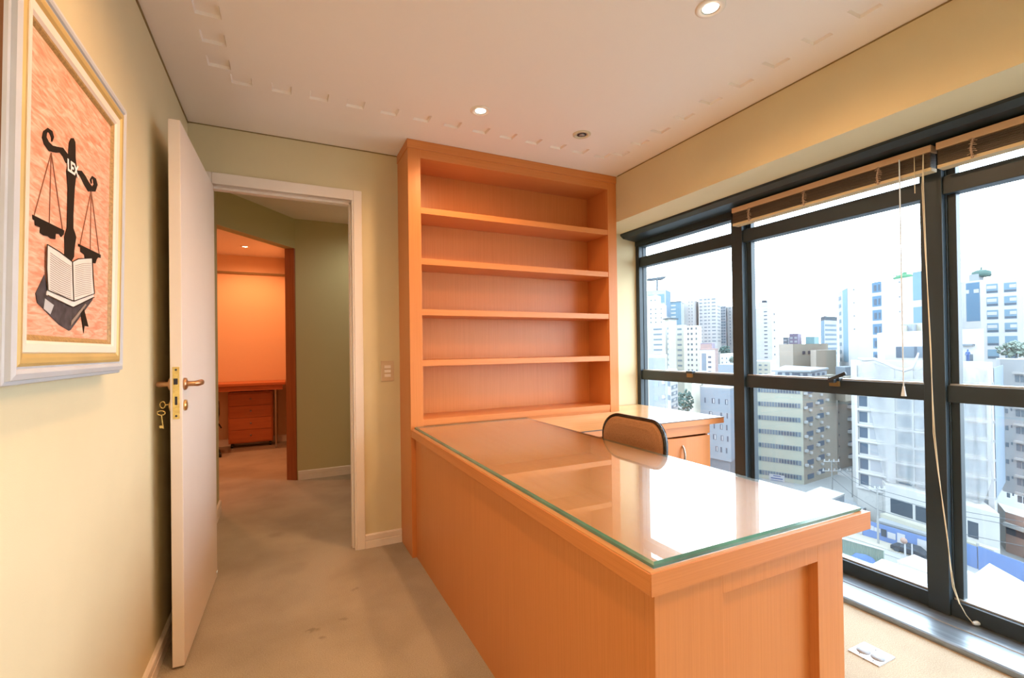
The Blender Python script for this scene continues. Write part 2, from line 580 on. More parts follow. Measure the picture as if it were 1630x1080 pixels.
# reddish lining of the angled opening
g = G()
o0 = c1 - dv * 0.012
g.hexa([o0, c1 - nv * 0.004, c1 + nv * 0.10, o0 + nv * 0.10],
       [o0 + up(2.179), c1 - nv * 0.004 + up(2.179), c1 + nv * 0.10 + up(2.179), o0 + nv * 0.10 + up(2.179)])
structure(g.build('trim_2', M['jamb']))
g = G()
structure(G().box(0.478, 1.995, 0, 0.60, 4.1, 2.6).build('wall_far_right', M['farwall']))
structure(G().box(-1.6, 4.10, 0, 0.60, 4.2, 2.6).box(-1.6, 1.19, 0, -1.5, 4.1, 2.6).box(-1.5, 1.15, 0, -0.12, 1.19, 2.6)
          .build('wall_far_back', M['farwall']))
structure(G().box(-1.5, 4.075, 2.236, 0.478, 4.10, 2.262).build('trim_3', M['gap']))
structure(G().add([(-1.5, 1.19, 2.48), (0.0, 1.25, 2.48), (0.478, 1.995, 2.48), (0.478, 4.1, 2.48), (-1.5, 4.1, 2.48)], [(0, 1, 2, 3, 4)])
          .build('ceiling_far', M['ceiling']))
structure(G().box(-1.5, 4.08, 0, 0.478, 4.10, 0.09).build('baseboard_far', M['white']))

# ------------------------------------------------------------------ door 1: frame and leaf
door = structure(empty('door_1', (0.47, 0.0, 0.0)))
g = G()
XL, XR, ZT = 0.108, 0.835, 2.115
g.box(XR, -0.018, 0, XR + 0.050, 0.0, 2.178)
g.box(XL - 0.06, -0.018, 0, XL, 0.0, 2.178)
g.box(XL, -0.018, ZT, XR, 0.0, 2.178)
g.build('door_casing', M['white'], door, bevel=0.004)
g = G()
g.box(XR - 0.008, -0.012, 0, XR + 0.010, 0.08, ZT + 0.01)
g.box(XL - 0.008, 0.0, 0, XL, 0.08, ZT + 0.01)
g.box(XL, -0.012, ZT, XR, 0.08, ZT + 0.012)
g.box(XR - 0.02, 0.03, 0, XR - 0.008, 0.075, ZT)
g.box(XL, 0.03, ZT - 0.014, XR - 0.008, 0.075, ZT)
g.build('door_jamb', M['white'], door, bevel=0.002)
# leaf in its own frame: x along the leaf from the hinge, y = room side positive
hx, hy = 0.118, -0.03
ang = math.atan2(-0.78, -0.019)
leaf = G().box(0, -0.039, 0.010, 0.78, 0.0, 2.10).build('door_leaf', M['doorwhite'], door, bevel=0.002, local=True)
leaf.location = (hx - 0.47, hy, 0)
leaf.rotation_euler = (0, 0, ang)


def dpart(g, name, mat, bevel=0.0):
    return g.build(name, mat, leaf, bevel=bevel, local=True)


dpart(G().box(0.7795, -0.0305, 0.951, 0.7825, -0.0085, 1.150), 'lock_plate', M['brassp'], 0.0006)
dpart(G().box(0.7815, -0.027, 1.083, 0.7835, -0.014, 1.106).box(0.7815, -0.0235, 1.005, 0.7832, -0.0155, 1.037)
      .cyl((0.7815, -0.0195, 1.139), 0.004, 0.0015, 'x').cyl((0.7815, -0.0195, 0.963), 0.004, 0.0015, 'x'), 'lock_bolts', M['hole'])
for sgn, yy in ((1, 0.0), (-1, -0.039)):
    g = G()
    g.lathe([(0.0001, 0), (0.024, 0), (0.023, 0.008 * sgn), (0.015, 0.011 * sgn), (0.0001, 0.011 * sgn)], (0.748, yy, 1.083), 'y')
    g.tube([(0.748, yy + 0.008 * sgn, 1.083), (0.748, yy + 0.034 * sgn, 1.083), (0.740, yy + 0.042 * sgn, 1.083),
            (0.720, yy + 0.044 * sgn, 1.083), (0.695, yy + 0.044 * sgn, 1.083), (0.668, yy + 0.043 * sgn, 1.083)],
           [0.010, 0.010, 0.0115, 0.012, 0.012, 0.012], 12)
    dpart(g, 'lever_handle', M['bronze'])
    g = G().lathe([(0.0001, 0), (0.022, 0), (0.021, 0.007 * sgn), (0.010, 0.010 * sgn), (0.0001, 0.010 * sgn)], (0.745, yy, 1.0), 'y')
    dpart(g, 'keyhole_rose', M['brass'])


def door_world(x, y, z):
    return Vector((hx + x * math.cos(ang) - y * math.sin(ang), hy + x * math.sin(ang) + y * math.cos(ang), z))


def key(name, c, along, upd, label, L=0.05):
    """bow ring at c, shaft along, in the plane (along, upd)"""
    along, upd = Vector(along).normalized(), Vector(upd).normalized()
    root = empty(name, c)
    tag(root, label, 'key', 'keys at the open door')
    g = G()
    ring = [Vector(c) + along * (math.cos(t) * 0.0085) + upd * (math.sin(t) * 0.0125) for t in [2 * math.pi * k / 18 for k in range(18)]]
    g.tube(ring, 0.0022, 8, closed=True)
    g.build('bow', M['brassp'], root)
    g = G()
    s0 = Vector(c) + along * 0.0085
    g.tube([s0, s0 + along * L], 0.0022, 8)
    bit = s0 + along * (L - 0.012)
    nn = along.cross(upd).normalized() * 0.0015
    p = [bit, bit + along * 0.010, bit + along * 0.010 + upd * 0.011, bit + upd * 0.011]
    g.prism([q - nn for q in p], nn * 2)
    g.build('shaft', M['brassp'], root)
    return root


kb = door_world(0.735, -0.072, 1.004)
key('door_key', kb, door_world(0.735, 0, 1.0) - door_world(0.735, -0.06, 1.0), (0, 0, 1),
    'brass key stuck in the keyhole on the wall side of the open white door', 0.030)
kc = kb + Vector((-0.003, -0.010, -0.030))
key('door_key', kc, (0.12, -0.05, -1), (-1, 0, 0), 'brass key dangling below the key in the lock of the open door', 0.052)

# light switch
sw = empty('light_switch', (1.03, 0, 1.012))
tag(sw, 'beige wall switch plate with three white rockers between door and bookcase', 'switch')
G().box(0.991, -0.008, 1.012, 1.069, 0, 1.139).build('switch_plate', M['switch'], sw, bevel=0.002)
for z in (1.102, 1.075, 1.048):
    G().box(1.011, -0.012, z - 0.009, 1.050, -0.008, z + 0.009).build('rocker', M['rocker'], sw, bevel=0.0015)

# ------------------------------------------------------------------ windows
mull = [(-0.985, -0.908), (-1.972, -1.896), (-2.96, -2.884), (-3.95, -3.874)]
for i, (ya, yb) in enumerate(mull):
    structure(G().box(XW, ya, 0.020, 3.100, yb, 2.06).box(3.05, ya - 0.004, 0.020, 3.075, ya, 2.06)
              .build('trim_%d' % (4 + i), M['alu'], bevel=0.003))
# head lining and sill run through all bays
g = G()
g.prism([(2.872, 0, 2.108), (2.872, 0, 2.094), (2.90, 0, 2.072), (XW, 0, 2.058), (XW, 0, 2.022), (3.13, 0, 2.022), (3.13, 0, 2.108)], (0, Y1, 0))
structure(g.build('trim_8', M['alu']))
g = G()
g.prism([(2.788, 0, -0.02), (2.788, 0, 0.022), (2.795, 0, 0.026), (2.90, 0, 0.026), (2.902, 0, 0.023), (2.94, 0, 0.023), (2.942, 0, 0.026),
         (3.13, 0, 0.026), (3.13, 0, -0.02)], (0, Y1, 0))
structure(g.build('trim_9', M['alusill']))
bays = [(-0.012, mull[0][1])] + [(mull[k][0], mull[k + 1][1]) for k in range(3)] + [(mull[3][0], Y1)]
for i, (ya, yb) in enumerate(bays):   # ya far, yb near (more negative)
    w = structure(empty('window_%d' % (i + 1), ((3.08), (ya + yb) / 2, 0.026)))
    g = G()
    x0, x1 = XW + 0.012, 3.099
    g.box(x0, yb, 0.026, x1, ya, 0.092)          # bottom rail
    g.box(x0, yb, 1.848, x1, ya, 1.925)          # upper transom
    g.box(x0, yb, 2.010, x1, ya, 2.03)
    g.box(x0 + 0.03, yb, 0.092, x1, yb + 0.020, 2.01)
    g.box(x0 + 0.03, ya - 0.032, 0.092, x1, ya, 2.01)
    g.build('window_frame', M['alu'], w, bevel=0.002)
    if i == 0:
        G().box(3.024, -0.04, 0.026, 3.099, 0.0, 2.04).build('side_jamb', M['alu'], w, bevel=0.002)
    G().box(XW + 0.018, yb, 0.945, 3.099, ya, 1.018).build('transom', M['alu'], w, bevel=0.002)
    G().box(3.052, yb, 1.018, 3.088, ya, 1.025).box(3.052, yb, 0.092, 3.088, ya, 0.099)\
        .box(3.052, yb, 1.925, 3.088, ya, 1.931).build('glazing_bead', M['alulight'], w)
    for z0, z1 in ((0.099, 0.945), (1.025, 1.848), (1.931, 2.010)):
        G().box(3.092, yb + 0.02, z0, 3.098, ya - 0.03, z1).build('pane', M['pane'], w)
    # latch on the transom
    ym = -0.545 if i == 0 else (ya + yb) / 2 - 0.075
    g = G().box(XW + 0.004, ym - 0.02, 0.985, XW + 0.02, ym + 0.028, 1.012)
    g.build('latch_plate', M['latch'], w, bevel=0.002)
    g = G().box(XW + 0.005, ym - 0.022, 1.012, XW + 0.04, ym + 0.035, 1.030)
    if i != 0:
        g.prism([(XW - 0.02, ym + 0.02, 1.010), (XW - 0.02, ym + 0.02, 1.026), (XW - 0.045, ym - 0.075, 1.066), (XW - 0.045, ym - 0.082, 1.050)], (0.014, 0, 0))
        g.box(XW - 0.02, ym - 0.01, 1.005, XW + 0.01, ym + 0.02, 1.022)
    g.build('latch_lever', M['alu'], w, bevel=0.002)


# ------------------------------------------------------------------ blinds
def blind(ya, yb, label, group, cordpts=None, wand=None):
    root = empty('wooden_blind', (2.975, (ya + yb) / 2, 1.94))
    tag(root, label, 'blind', group)
    G().box(2.945, yb, 2.022, 3.0, ya, 2.052).build('headrail', M['rail'], root, bevel=0.002)
    g = G()
    n = 11
    for k in range(n):
        z = 1.959 + k * 0.0056
        dx = random.uniform(-0.002, 0.002)
        g.box(2.950 + dx, yb + 0.004, z, 3.0 + dx, ya - 0.004, z + 0.0038)
    g.build('slat_stack', M['slat'], root)
    G().box(2.949, yb + 0.002, 1.942, 3.001, ya - 0.002, 1.957).build('bottom_rail', M['railb'], root, bevel=0.002)
    L = ya - yb
    for t in (0.12, 0.45, 0.80):
        y = ya - L * t
        g = G()
        for q in range(9):
            zz = 1.952 + q * 0.0085
            dy = random.uniform(-0.006, 0.006)
            g.tube([(2.946, y - 0.010 + dy, zz), (2.942, y + dy, zz + 0.003), (2.946, y + 0.010 + dy, zz + 0.001)], 0.0022, 6)
        g.tube([(2.946, y, 1.945), (2.943, y + 0.004, 1.985), (2.946, y - 0.003, 2.022)], 0.004, 6)
        g.build('ladder_cord', M['tape'], root)
    if wand:
        y = wand
        g = G().tube([(2.936, y, 2.025), (2.936, y, 1.0)], 0.0027, 8)
        g.build('tilt_wand', M['clear'], root)
        G().tube([(2.936, y, 1.012), (2.936, y, 1.0), (2.936, y, 0.968)], [0.005, 0.006, 0.011], 8).build('wand_tip', M['clear'], root)
        yy = y - 0.052
        G().tube([(2.944, yy, 2.02), (2.944, yy, 1.86)], 0.0016, 6).build('lift_cord', M['cord'], root)
    if cordpts:
        for k in range(len(cordpts)):
            pts = cordpts[k]
            G().tube(pts, 0.0015, 8).build('lift_cord', M['cord'], root)
        e = Vector(cordpts[0][-1])
        d = (e - Vector(cordpts[0][-2])).normalized()
        d.z = 0
        G().tube([e, e + d * 0.008, e + d * 0.045], [0.005, 0.008, 0.010], 10).build('cord_tassel', M['clear'], root)
    return root


cp = [(1470, 300, 2.93), (1474, 400, 2.925), (1477, 480, 2.92), (1481, 560, 2.915), (1485, 640, 2.915), (1488, 690, 2.915),
      (1494, 750, 2.92), (1501, 810, 2.925), (1508, 860, 2.93), (1514, 905, 2.94), (1519, 935, 2.95), (1528, 962, 2.965), (1538, 980, 2.985)]
pts = [tuple(onp(0, X, px, py)) for px, py, X in cp]
pts.insert(0, (2.945, pts[0][1] + 0.004, 2.02))
e = onp(2, 0.036, 1549, 993)
pts.append(tuple(e))
pts2 = [(x - 0.003, y + 0.004 * math.sin(i * 1.3), z) for i, (x, y, z) in enumerate(pts[:-2])]
blind(-0.975, -1.968, 'brown wooden blind raised under the window head, the one farther from the camera', None, None, wand=-1.858)
blind(-1.985, -2.96, 'brown wooden blind raised at the right edge, its long cord falling to the sill', None, [pts, pts2[:]])

# ------------------------------------------------------------------ bookcase
bc = empty('bookcase', (1.86, -0.14, 0))
tag(bc, 'tall beech bookcase with five empty open shelves against the back wall', 'bookcase')
SX0, SX1 = 1.183, 2.541
G().box(BX0, -BD, 0, SX0, -BD + 0.025, 2.385).box(BX0, -BD + 0.025, 0, BX0 + 0.02, 0, 2.385).build('left_side', M['wood'], bc, bevel=0.001)
G().box(SX1, -BD, 0, W - 0.001, -BD + 0.025, 2.385).box(W - 0.022, -BD + 0.025, 0, W - 0.001, 0, 2.1).build('right_side', M['wood'], bc, bevel=0.001)
G().box(SX0 - 0.02, -BD + 0.0255, 0.75, SX0, -0.02, 2.34).build('inner_side', M['wood'], bc)
G().box(SX1, -BD + 0.0255, 0.75, SX1 + 0.02, -0.02, 2.34).build('inner_side', M['wood'], bc)
G().box(BX0 + 0.02, -0.018, 0.0, W - 0.022, -0.001, 2.40).build('back_panel', M['wood'], bc)
G().box(SX0, -BD + 0.001, 2.335, SX1, -BD + 0.024, 2.385).box(SX0, -BD + 0.024, 2.335, SX1, -0.02, 2.355).build('header', M['woodx'], bc)
G().box(BX0 - 0.004, -BD - 0.006, 2.385, W - 0.001, -0.001, H - 0.001).build('cornice', M['woodx'], bc, bevel=0.001)
for z in (2.045, 1.744, 1.444, 1.144):
    G().box(SX0, -BD + 0.003, z - 0.036, SX1, -0.02, z).build('shelf', M['woodx'], bc, bevel=0.001)
G().box(SX0, -BD + 0.003, 0.760, SX1, -0.02, 0.796).box(SX0, -BD + 0.006, 0.0, SX1, -BD + 0.02, 0.7599).build('shelf', M['woodx'], bc, bevel=0.001)

# ------------------------------------------------------------------ main desk
dk = empty('desk', (1.5, -1.26, 0))
tag(dk, 'big beech desk with glass on top and closed front panel', 'desk')
DY0, DY1 = -2.252, -BD - 0.002
DX0, DX1 = 1.109, 1.884
G().box(DX0, DY0 + 0.004, 0.698, DX1, DY1, 0.7425).build('desktop', M['woody'], dk, bevel=0.0015)
G().box(DX0 + 0.0005, DY0, 0.698, DX1, DY0 + 0.004, 0.7445).build('edge_band', M['woodx'], dk)
G().box(DX0 + 0.003, DY0 + 0.003, 0.7425, DX1 - 0.003, DY1, 0.7449).build('desktop_veneer', M['woodtop'], dk)
EY = -2.232
G().box(1.134, EY + 0.03, 0, 1.158, DY1, 0.698).build('modesty_panel', M['wood'], dk)
# end panel with its sunken field
xa, xb, zt = 1.335, 1.681, 0.643
g = G().box(1.134, EY, 0, xa, EY + 0.03, 0.698).box(xb, EY, 0, 1.789, EY + 0.03, 0.698).box(xa, EY, zt, xb, EY + 0.03, 0.698)
g.build('end_frame', M['wood'], dk, bevel=0.0008)
G().box(xa, EY + 0.0255, 0, xb, EY + 0.045, zt).build('sunken_panel', M['wood'], dk)
G().box(1.765, EY + 0.03, 0, 1.789, -1.75, 0.698).build('drawer_side', M['wood'], dk)
G().box(1.166, -1.80, 0, 1.765, -1.778, 0.698).build('inner_support', M['wood'], dk)

gt = empty('glass_sheet', (1.5, -1.26, 0.745))
tag(gt, 'greenish glass sheet covering the big desk top', 'glass sheet')
gx0, gx1, gy0, gy1 = 1.128, 1.868, -2.238, -0.278
gz0, gz1 = 0.7460, 0.7565
b_ = 0.007
G().add([(gx0 + b_, gy0 + b_, gz1), (gx1 - b_, gy0 + b_, gz1), (gx1 - b_, gy1, gz1), (gx0 + b_, gy1, gz1)], [(0, 1, 2, 3)]).build('glass_face', M['glass'], gt)
g = G()
o1 = [(gx0, gy0, gz0), (gx1, gy0, gz0), (gx1, gy1, gz0), (gx0, gy1, gz0)]
o2 = [(x, y, gz0 + 0.007) for x, y, z in o1]
o3 = [(gx0 + b_, gy0 + b_, gz1), (gx1 - b_, gy0 + b_, gz1), (gx1 - b_, gy1, gz1), (gx0 + b_, gy1, gz1)]
fs = []
for a, b in ((0, 4), (4, 8)):
    for k in range(4):
        fs.append((a + k, a + (k + 1) % 4, b + (k + 1) % 4, b + k))
g.add(o1 + o2 + o3, fs)
g.build('polished_edge', M['glassedge'], gt)

# ------------------------------------------------------------------ side desk (return)
rt = empty('side_desk', (2.46, -0.44, 0))
tag(rt, 'beech side desk running from the big desk to the window, cupboard below', 'desk')
RX0, RX1, RY0, RY1 = 1.8845, 3.012, -0.838, -BD - 0.002
G().box(RX0, RY0, 0.706, RX1, RY1, 0.7425).box(W + 0.004, RY1, 0.706, RX1, -0.004, 0.7425).build('desktop', M['woodx'], rt, bevel=0.001)
G().box(RX0, RY0 + 0.003, 0.7425, RX1 - 0.002, RY1, 0.7449).box(W + 0.004, RY1, 0.7425, RX1 - 0.002, -0.004, 0.7449).build('desktop_veneer', M['woodret'], rt)
G().box(RX0, RY0 - 0.001, 0.7405, RX1, RY0 + 0.003, 0.7452).build('edge_strip', M['darkedge'], rt)
G().box(2.45, -0.80, 0.0, 2.468, -0.29, 0.706).build('cabinet_side', M['wood'], rt)
G().box(2.888, -0.80, 0.0, 2.906, -0.29, 0.706).build('cabinet_side', M['wood'], rt)
G().box(2.468, -0.79, 0.05, 2.888, -0.29, 0.07).box(2.468, -0.31, 0.07, 2.888, -0.29, 0.706).build('cabinet_carcass', M['wood'], rt)
G().box(2.452, -0.819, 0.648, 2.904, -0.801, 0.704).build('drawer_front', M['woodx'], rt, bevel=0.001)
dr = G().box(2.676, -0.819, 0.075, 2.904, -0.801, 0.636).build('cupboard_door', M['wood'], rt, bevel=0.001)
# left door stands a little ajar
dl = empty('tmp', (0, 0, 0))
COL.objects.unlink(dl)
bpy.data.objects.remove(dl)
g = G()
A = Vector((2.455, -0.803, 0.075))
t_ = math.radians(-7)
d_ = Vector((math.cos(t_), math.sin(t_), 0))
n_ = Vector((math.sin(t_), -math.cos(t_), 0))
B = A + d_ * 0.217
g.hexa([A, A + n_ * 0.018, B + n_ * 0.018, B], [p + up(0.566) for p in (A, A + n_ * 0.018, B + n_ * 0.018, B)])
dl = g.build('cupboard_door', M['wood'], rt, bevel=0.001)
hp = B - d_ * 0.028 + n_ * 0.018
hz = 0.52
G().tube([hp + up(hz), hp + n_ * 0.012 + up(hz - 0.012), hp + n_ * 0.022 + up(hz - 0.045), hp + n_ * 0.022 + up(hz - 0.075), hp + n_ * 0.012 + up(hz - 0.108), hp + up(hz - 0.12)],
         0.006, 10).build('handle', M['chrome'], dl)

# ------------------------------------------------------------------ office chair behind the desk
ch = empty('office_chair', (1.95, -1.207, 0))
tag(ch, 'brown tweed office chair with black rimmed back behind the big desk', 'chair')
cy_, hw, z0_, z1_ = -1.207, 0.222, 0.46, 0.866


def back_outline(hw, z0, z1, r, n=8):
    p = []
    for (cx, cz, a0) in ((hw - r, z1 - r, 0), (-hw + r, z1 - r, 90), (-hw + r * 0.6, z0 + r * 0.6, 180), (hw - r * 0.6, z0 + r * 0.6, 270)):
        rr = r if a0 < 180 else r * 0.6
        for k in range(n + 1):
            a = math.radians(a0 + 90 * k / n)
            p.append((cx + rr * math.cos(a), cz + rr * math.sin(a)))
    return p


def back_x(u, z):
    """curved, slightly reclined backrest surface"""
    return 1.968 - 0.025 * (u / hw) ** 2 + (z - z0_) * 0.0 + 0.02 * (z - 0.64)


out = back_outline(hw, z0_, z1_, 0.10)
g = G()
rings = []
for sc, dx in ((0.0, -0.034), (0.5, -0.032), (0.8, -0.028), (0.92, -0.020), (0.955, -0.010), (0.955, 0.0)):
    rings.append([(back_x(u * sc, z0_ + 0.2 + (z - z0_ - 0.2) * sc) + dx, cy_ + u * sc, z0_ + 0.2 + (z - z0_ - 0.2) * sc) for u, z in out])
n = len(out)
for i in range(len(rings) - 1):
    g.add(rings[i] + rings[i + 1], [(k, (k + 1) % n, n + (k + 1) % n, n + k) for k in range(n)], True)
g.build('back_cushion', M['fabric'], ch)
g = G()
rings = []
for sc, dx in ((0.955, -0.004), (1.0, 0.0), (1.0, 0.012), (0.92, 0.024), (0.5, 0.03), (0.0, 0.03)):
    rings.append([(back_x(u * sc, z0_ + 0.2 + (z - z0_ - 0.2) * sc) + dx, cy_ + u * sc, z0_ + 0.2 + (z - z0_ - 0.2) * sc) for u, z in out])
for i in range(len(rings) - 1):
    g.add(rings[i] + rings[i + 1], [(k, (k + 1) % n, n + (k + 1) % n, n + k) for k in range(n)], True)
g.build('back_shell', M['blackp'], ch)
g = G().tube([(back_x(u, z) - 0.002, cy_ + u * 0.985, z0_ + 0.2 + (z - z0_ - 0.2) * 0.985) for u, z in out], 0.009, 8, closed=True)
g.build('rim', M['blackp'], ch)
# seat under the desk edge
so = [(math.cos(t) * 0.22 + 0.0, math.sin(t) * 0.225) for t in [2 * math.pi * k / 28 for k in range(28)]]
sq = lambda v, p=0.75: math.copysign(abs(v) ** p, v)
g = G()
rings = []
for sc, z in ((0.0, 0.475), (0.6, 0.478), (0.9, 0.468), (1.0, 0.445), (1.0, 0.43)):
    rings.append([(1.745 + sq(a / 0.22) * 0.21 * sc, cy_ + sq(b / 0.225) * 0.22 * sc, z) for a, b in so])
for i in range(len(rings) - 1):
    g.add(rings[i] + rings[i + 1], [(k, n2, 28 + n2, 28 + k) for k in range(28) for n2 in [(k + 1) % 28]], True)
g.build('seat', M['fabric'], ch)
g = G()
rings = []
for sc, z in ((1.01, 0.43), (1.01, 0.415), (0.8, 0.40), (0.0, 0.40)):
    rings.append([(1.745 + sq(a / 0.22) * 0.21 * sc, cy_ + sq(b / 0.225) * 0.22 * sc, z) for a, b in so])
for i in range(len(rings) - 1):
    g.add(rings[i] + rings[i + 1], [(k, n2, 28 + n2, 28 + k) for k in range(28) for n2 in [(k + 1) % 28]], True)
g.build('seat_shell', M['blackp'], ch)
G().tube([(1.745, cy_, 0.392), (1.88, cy_, 0.39), (1.985, cy_, 0.40), (2.005, cy_, 0.45), (2.003, cy_, 0.60)], 0.014, 10).build('back_bracket', M['blackp'], ch)
G().cyl((1.745, cy_, 0.09), 0.025, 0.31).build('gas_column', M['blackp'], ch)
for k in range(5):
    a = 2 * math.pi * k / 5 + 0.3
    lx, ly = 1.745 + math.cos(a) * 0.26, cy_ + math.sin(a) * 0.26
    G().tube([(1.745, cy_, 0.11), (lx, ly, 0.075)], [0.022, 0.014], 8).build('base_leg', M['blackp'], ch)
    G().cyl((lx - 0.02, ly, 0.026), 0.026, 0.04, 'x', 16).cyl((lx, ly, 0.04), 0.007, 0.04, 'z', 8).build('castor', M['blackp'], ch)

# ------------------------------------------------------------------ floor socket plate
fb = empty('floor_socket', (2.48, -1.94, 0))
tag(fb, 'white rectangular floor socket plate with two round grey covers by the window', 'floor socket')
fb_l = fb
G().box(2.428, -1.994, 0.0, 2.540, -1.886, 0.005).build('plate', M['plate'], fb, bevel=0.001)
for k, (px, py) in enumerate(((1374.5, 1036.5), (1397.5, 1047.5))):
    c = onp(2, 0.006, px, py)
    g = G()
    g.lathe([(0.0001, 0), (0.0225, 0), (0.0225, 0.002), (0.0001, 0.002)], (c.x, c.y, 0.005), 'z')
    g.build('socket_cover', M['cover'], fb)
for px, py in ((1368, 1040), (1375, 1049), (1394, 1035), (1390, 1052)):
    c = onp(2, 0.006, px, py)
    G().box(c.x - 0.003, c.y - 0.0015, 0.005, c.x + 0.003, c.y + 0.0015, 0.0058).build('slot', M['hole'], fb)


# ------------------------------------------------------------------ downlights
def downlight(x, y, z, label, lit=True, watts=LAMP_W, col=LAMP_COL, far=False, cone=170):
    root = empty('downlight', (x, y, z))
    tag(root, label, 'ceiling light', 'round ceiling downlights')
    ring = M['ringw'] if lit else M['ringg']
    G().lathe([(0.031, 0.0), (0.033, -0.005), (0.046, -0.007), (0.052, -0.003), (0.052, 0.0)], (x, y, z), 'z', 36).build('ring', ring, root)
    G().lathe([(0.031, -0.001), (0.027, 0.002), (0.026, 0.006)], (x, y, z - 0.004), 'z', 36).build('reflector', M['chrome'] if lit else M['ringg'], root)
    if lit:
        G().lathe([(0.0001, -0.004), (0.016, -0.003), (0.027, 0.001)], (x, y, z - 0.003), 'z', 28).build('bulb', M['bulbfar'] if far else M['bulb'], root)
    else:
        G().lathe([(0.0001, -0.004), (0.010, -0.003), (0.017, 0.001)], (x, y, z - 0.004), 'z', 28).build('bulb', M['bulb_off'], root)
        G().lathe([(0.017, -0.001), (0.027, 0.001)], (x, y, z - 0.004), 'z', 28).build('dark_gap', M['hole'], root)
    if lit:
        ld = bpy.data.lights.new('downlight_beam', 'SPOT')
        ld.energy = watts
        ld.color = col
        ld.spot_size = math.radians(cone)
        ld.spot_blend = 0.65
        ld.shadow_soft_size = 0.05
        lo = bpy.data.objects.new('downlight_beam', ld)
        COL.objects.link(lo)
        lo.location = (0, 0, -0.02)
        lo.parent = root
    return root


downlight(1.375, -0.745, H, 'lit round downlight in the ceiling in front of the bookcase')
downlight(1.86, -1.774, H, 'lit round downlight at the top edge of the photo')
downlight(2.008, -0.735, H, 'unlit olive ringed downlight near the bookcase end', lit=False)
downlight(0.62, -1.774, H, 'added lit downlight over the carpet beside the framed picture, out of view')  # this and the next two are unseen lamps added to brighten the room
downlight(0.62, -3.2, H, 'added lit downlight out of view behind the camera, left of the room')
downlight(1.86, -3.2, H, 'added lit downlight out of view behind the camera, right of the room')
downlight(0.04, 3.474, 2.48, 'lit downlight in the orange far room seen through the door', watts=48, col=(1.0, 0.42, 0.19), far=True)
downlight(-0.45, 2.35, 2.48, 'added lit downlight of the far room, out of view behind the header', watts=55, col=(1.0, 0.42, 0.19), far=True)  # unseen lamp added to light the cabinet front under the desk

downlight(1.35, 1.30, CH, 'added corridor downlight, out of view behind the right door jamb', watts=20, col=(1.0, 0.95, 0.82))  # unseen lamp added; stands in for daylight reaching the corridor from another room

# ------------------------------------------------------------------ far room furniture
fd = empty('computer_desk', (-0.3, 3.85, 0))
tag(fd, 'reddish desk against the orange wall in the far room', 'desk')
G().box(-1.3, 3.56, 0.800, 0.462, 4.095, 0.832).build('desktop', M['cherry'], fd, bevel=0.003)
G().box(-1.3, 3.60, 0.738, 0.43, 3.615, 0.80).build('apron', M['cherry'], fd)
G().cyl((0.35, 3.66, 0.0), 0.013, 0.738, 'z', 16).build('leg', M['chrome'], fd)
G().cyl((-1.25, 3.66, 0.0), 0.013, 0.738, 'z', 16).build('leg', M['chrome'], fd)
G().cyl((0.35, 4.04, 0.0), 0.013, 0.80, 'z', 16).build('leg', M['chrome'], fd)
dc = empty('drawer_cabinet', (0.06, 4.0, 0))
tag(dc, 'reddish four drawer cabinet on castors under the far desk', 'cabinet')
G().box(-0.186, 3.862, 0.06, 0.312, 4.07, 0.705).build('carcass', M['cherry'], dc, bevel=0.002)
for k in range(4):
    z0 = 0.078 + k * 0.153
    d = G().box(-0.172, 3.846, z0, 0.298, 3.862, z0 + 0.148).build('drawer', M['cherry'], dc, bevel=0.002)
    G().lathe([(0.0001, -0.016), (0.011, -0.014), (0.010, -0.006), (0.005, 0)], (0.063, 3.846, z0 + 0.08), 'y', 14).build('knob', M['chrome'], d)
for x in (-0.15, 0.28):
    for y in (3.90, 4.04):
        G().cyl((x - 0.012, y, 0.027), 0.027, 0.024, 'x', 14).box(x - 0.01, y - 0.01, 0.04, x + 0.01, y + 0.01, 0.06).build('castor', M['blackp'], dc)
fc = empty('swivel_chair', (-0.36, 3.36, 0))
tag(fc, 'black swivel chair half hidden by the white door edge in the far room', 'chair')
G().box(-0.62, 3.16, 0.43, -0.27, 3.58, 0.49).build('seat', M['fabric'], fc, bevel=0.03)
G().box(-0.62, 3.18, 0.395, -0.25, 3.56, 0.43).build('seat_shell', M['blackp'], fc, bevel=0.012)
G().cyl((-0.44, 3.37, 0.09), 0.028, 0.31).build('gas_column', M['blackp'], fc)
G().tube([(-0.30, 3.4, 0.40), (-0.24, 3.42, 0.38), (-0.215, 3.43, 0.33)], 0.008, 8).build('tilt_lever', M['blackp'], fc)
G().tube([(-0.27, 3.2, 0.42), (-0.235, 3.2, 0.43), (-0.22, 3.22, 0.52), (-0.23, 3.3, 0.63), (-0.25, 3.45, 0.64)], 0.014, 8).build('armrest', M['blackp'], fc)
for k in range(5):
    a = 2 * math.pi * k / 5 + 0.12
    lx, ly = -0.44 + math.cos(a) * 0.21, 3.37 + math.sin(a) * 0.21
    G().tube([(-0.44, 3.37, 0.11), (lx, ly, 0.08)], [0.022, 0.014], 8).build('base_leg', M['blackp'], fc)
    G().cyl((lx - 0.02, ly, 0.028), 0.028, 0.04, 'x', 14).cyl((lx, ly, 0.045), 0.008, 0.04, 'z', 8).build('castor', M['blackp'], fc)

# ------------------------------------------------------------------ framed picture on the left wall
PX = 0.035
py0, py1, pz0, pz1 = -1.945, -1.335, 1.150, 1.888
LEAN = 0.019
pc = empty('framed_picture', (0, (py0 + py1) / 2, pz0))
tag(pc, 'painting of black scales and an open book in a broad white and gold frame', 'picture')


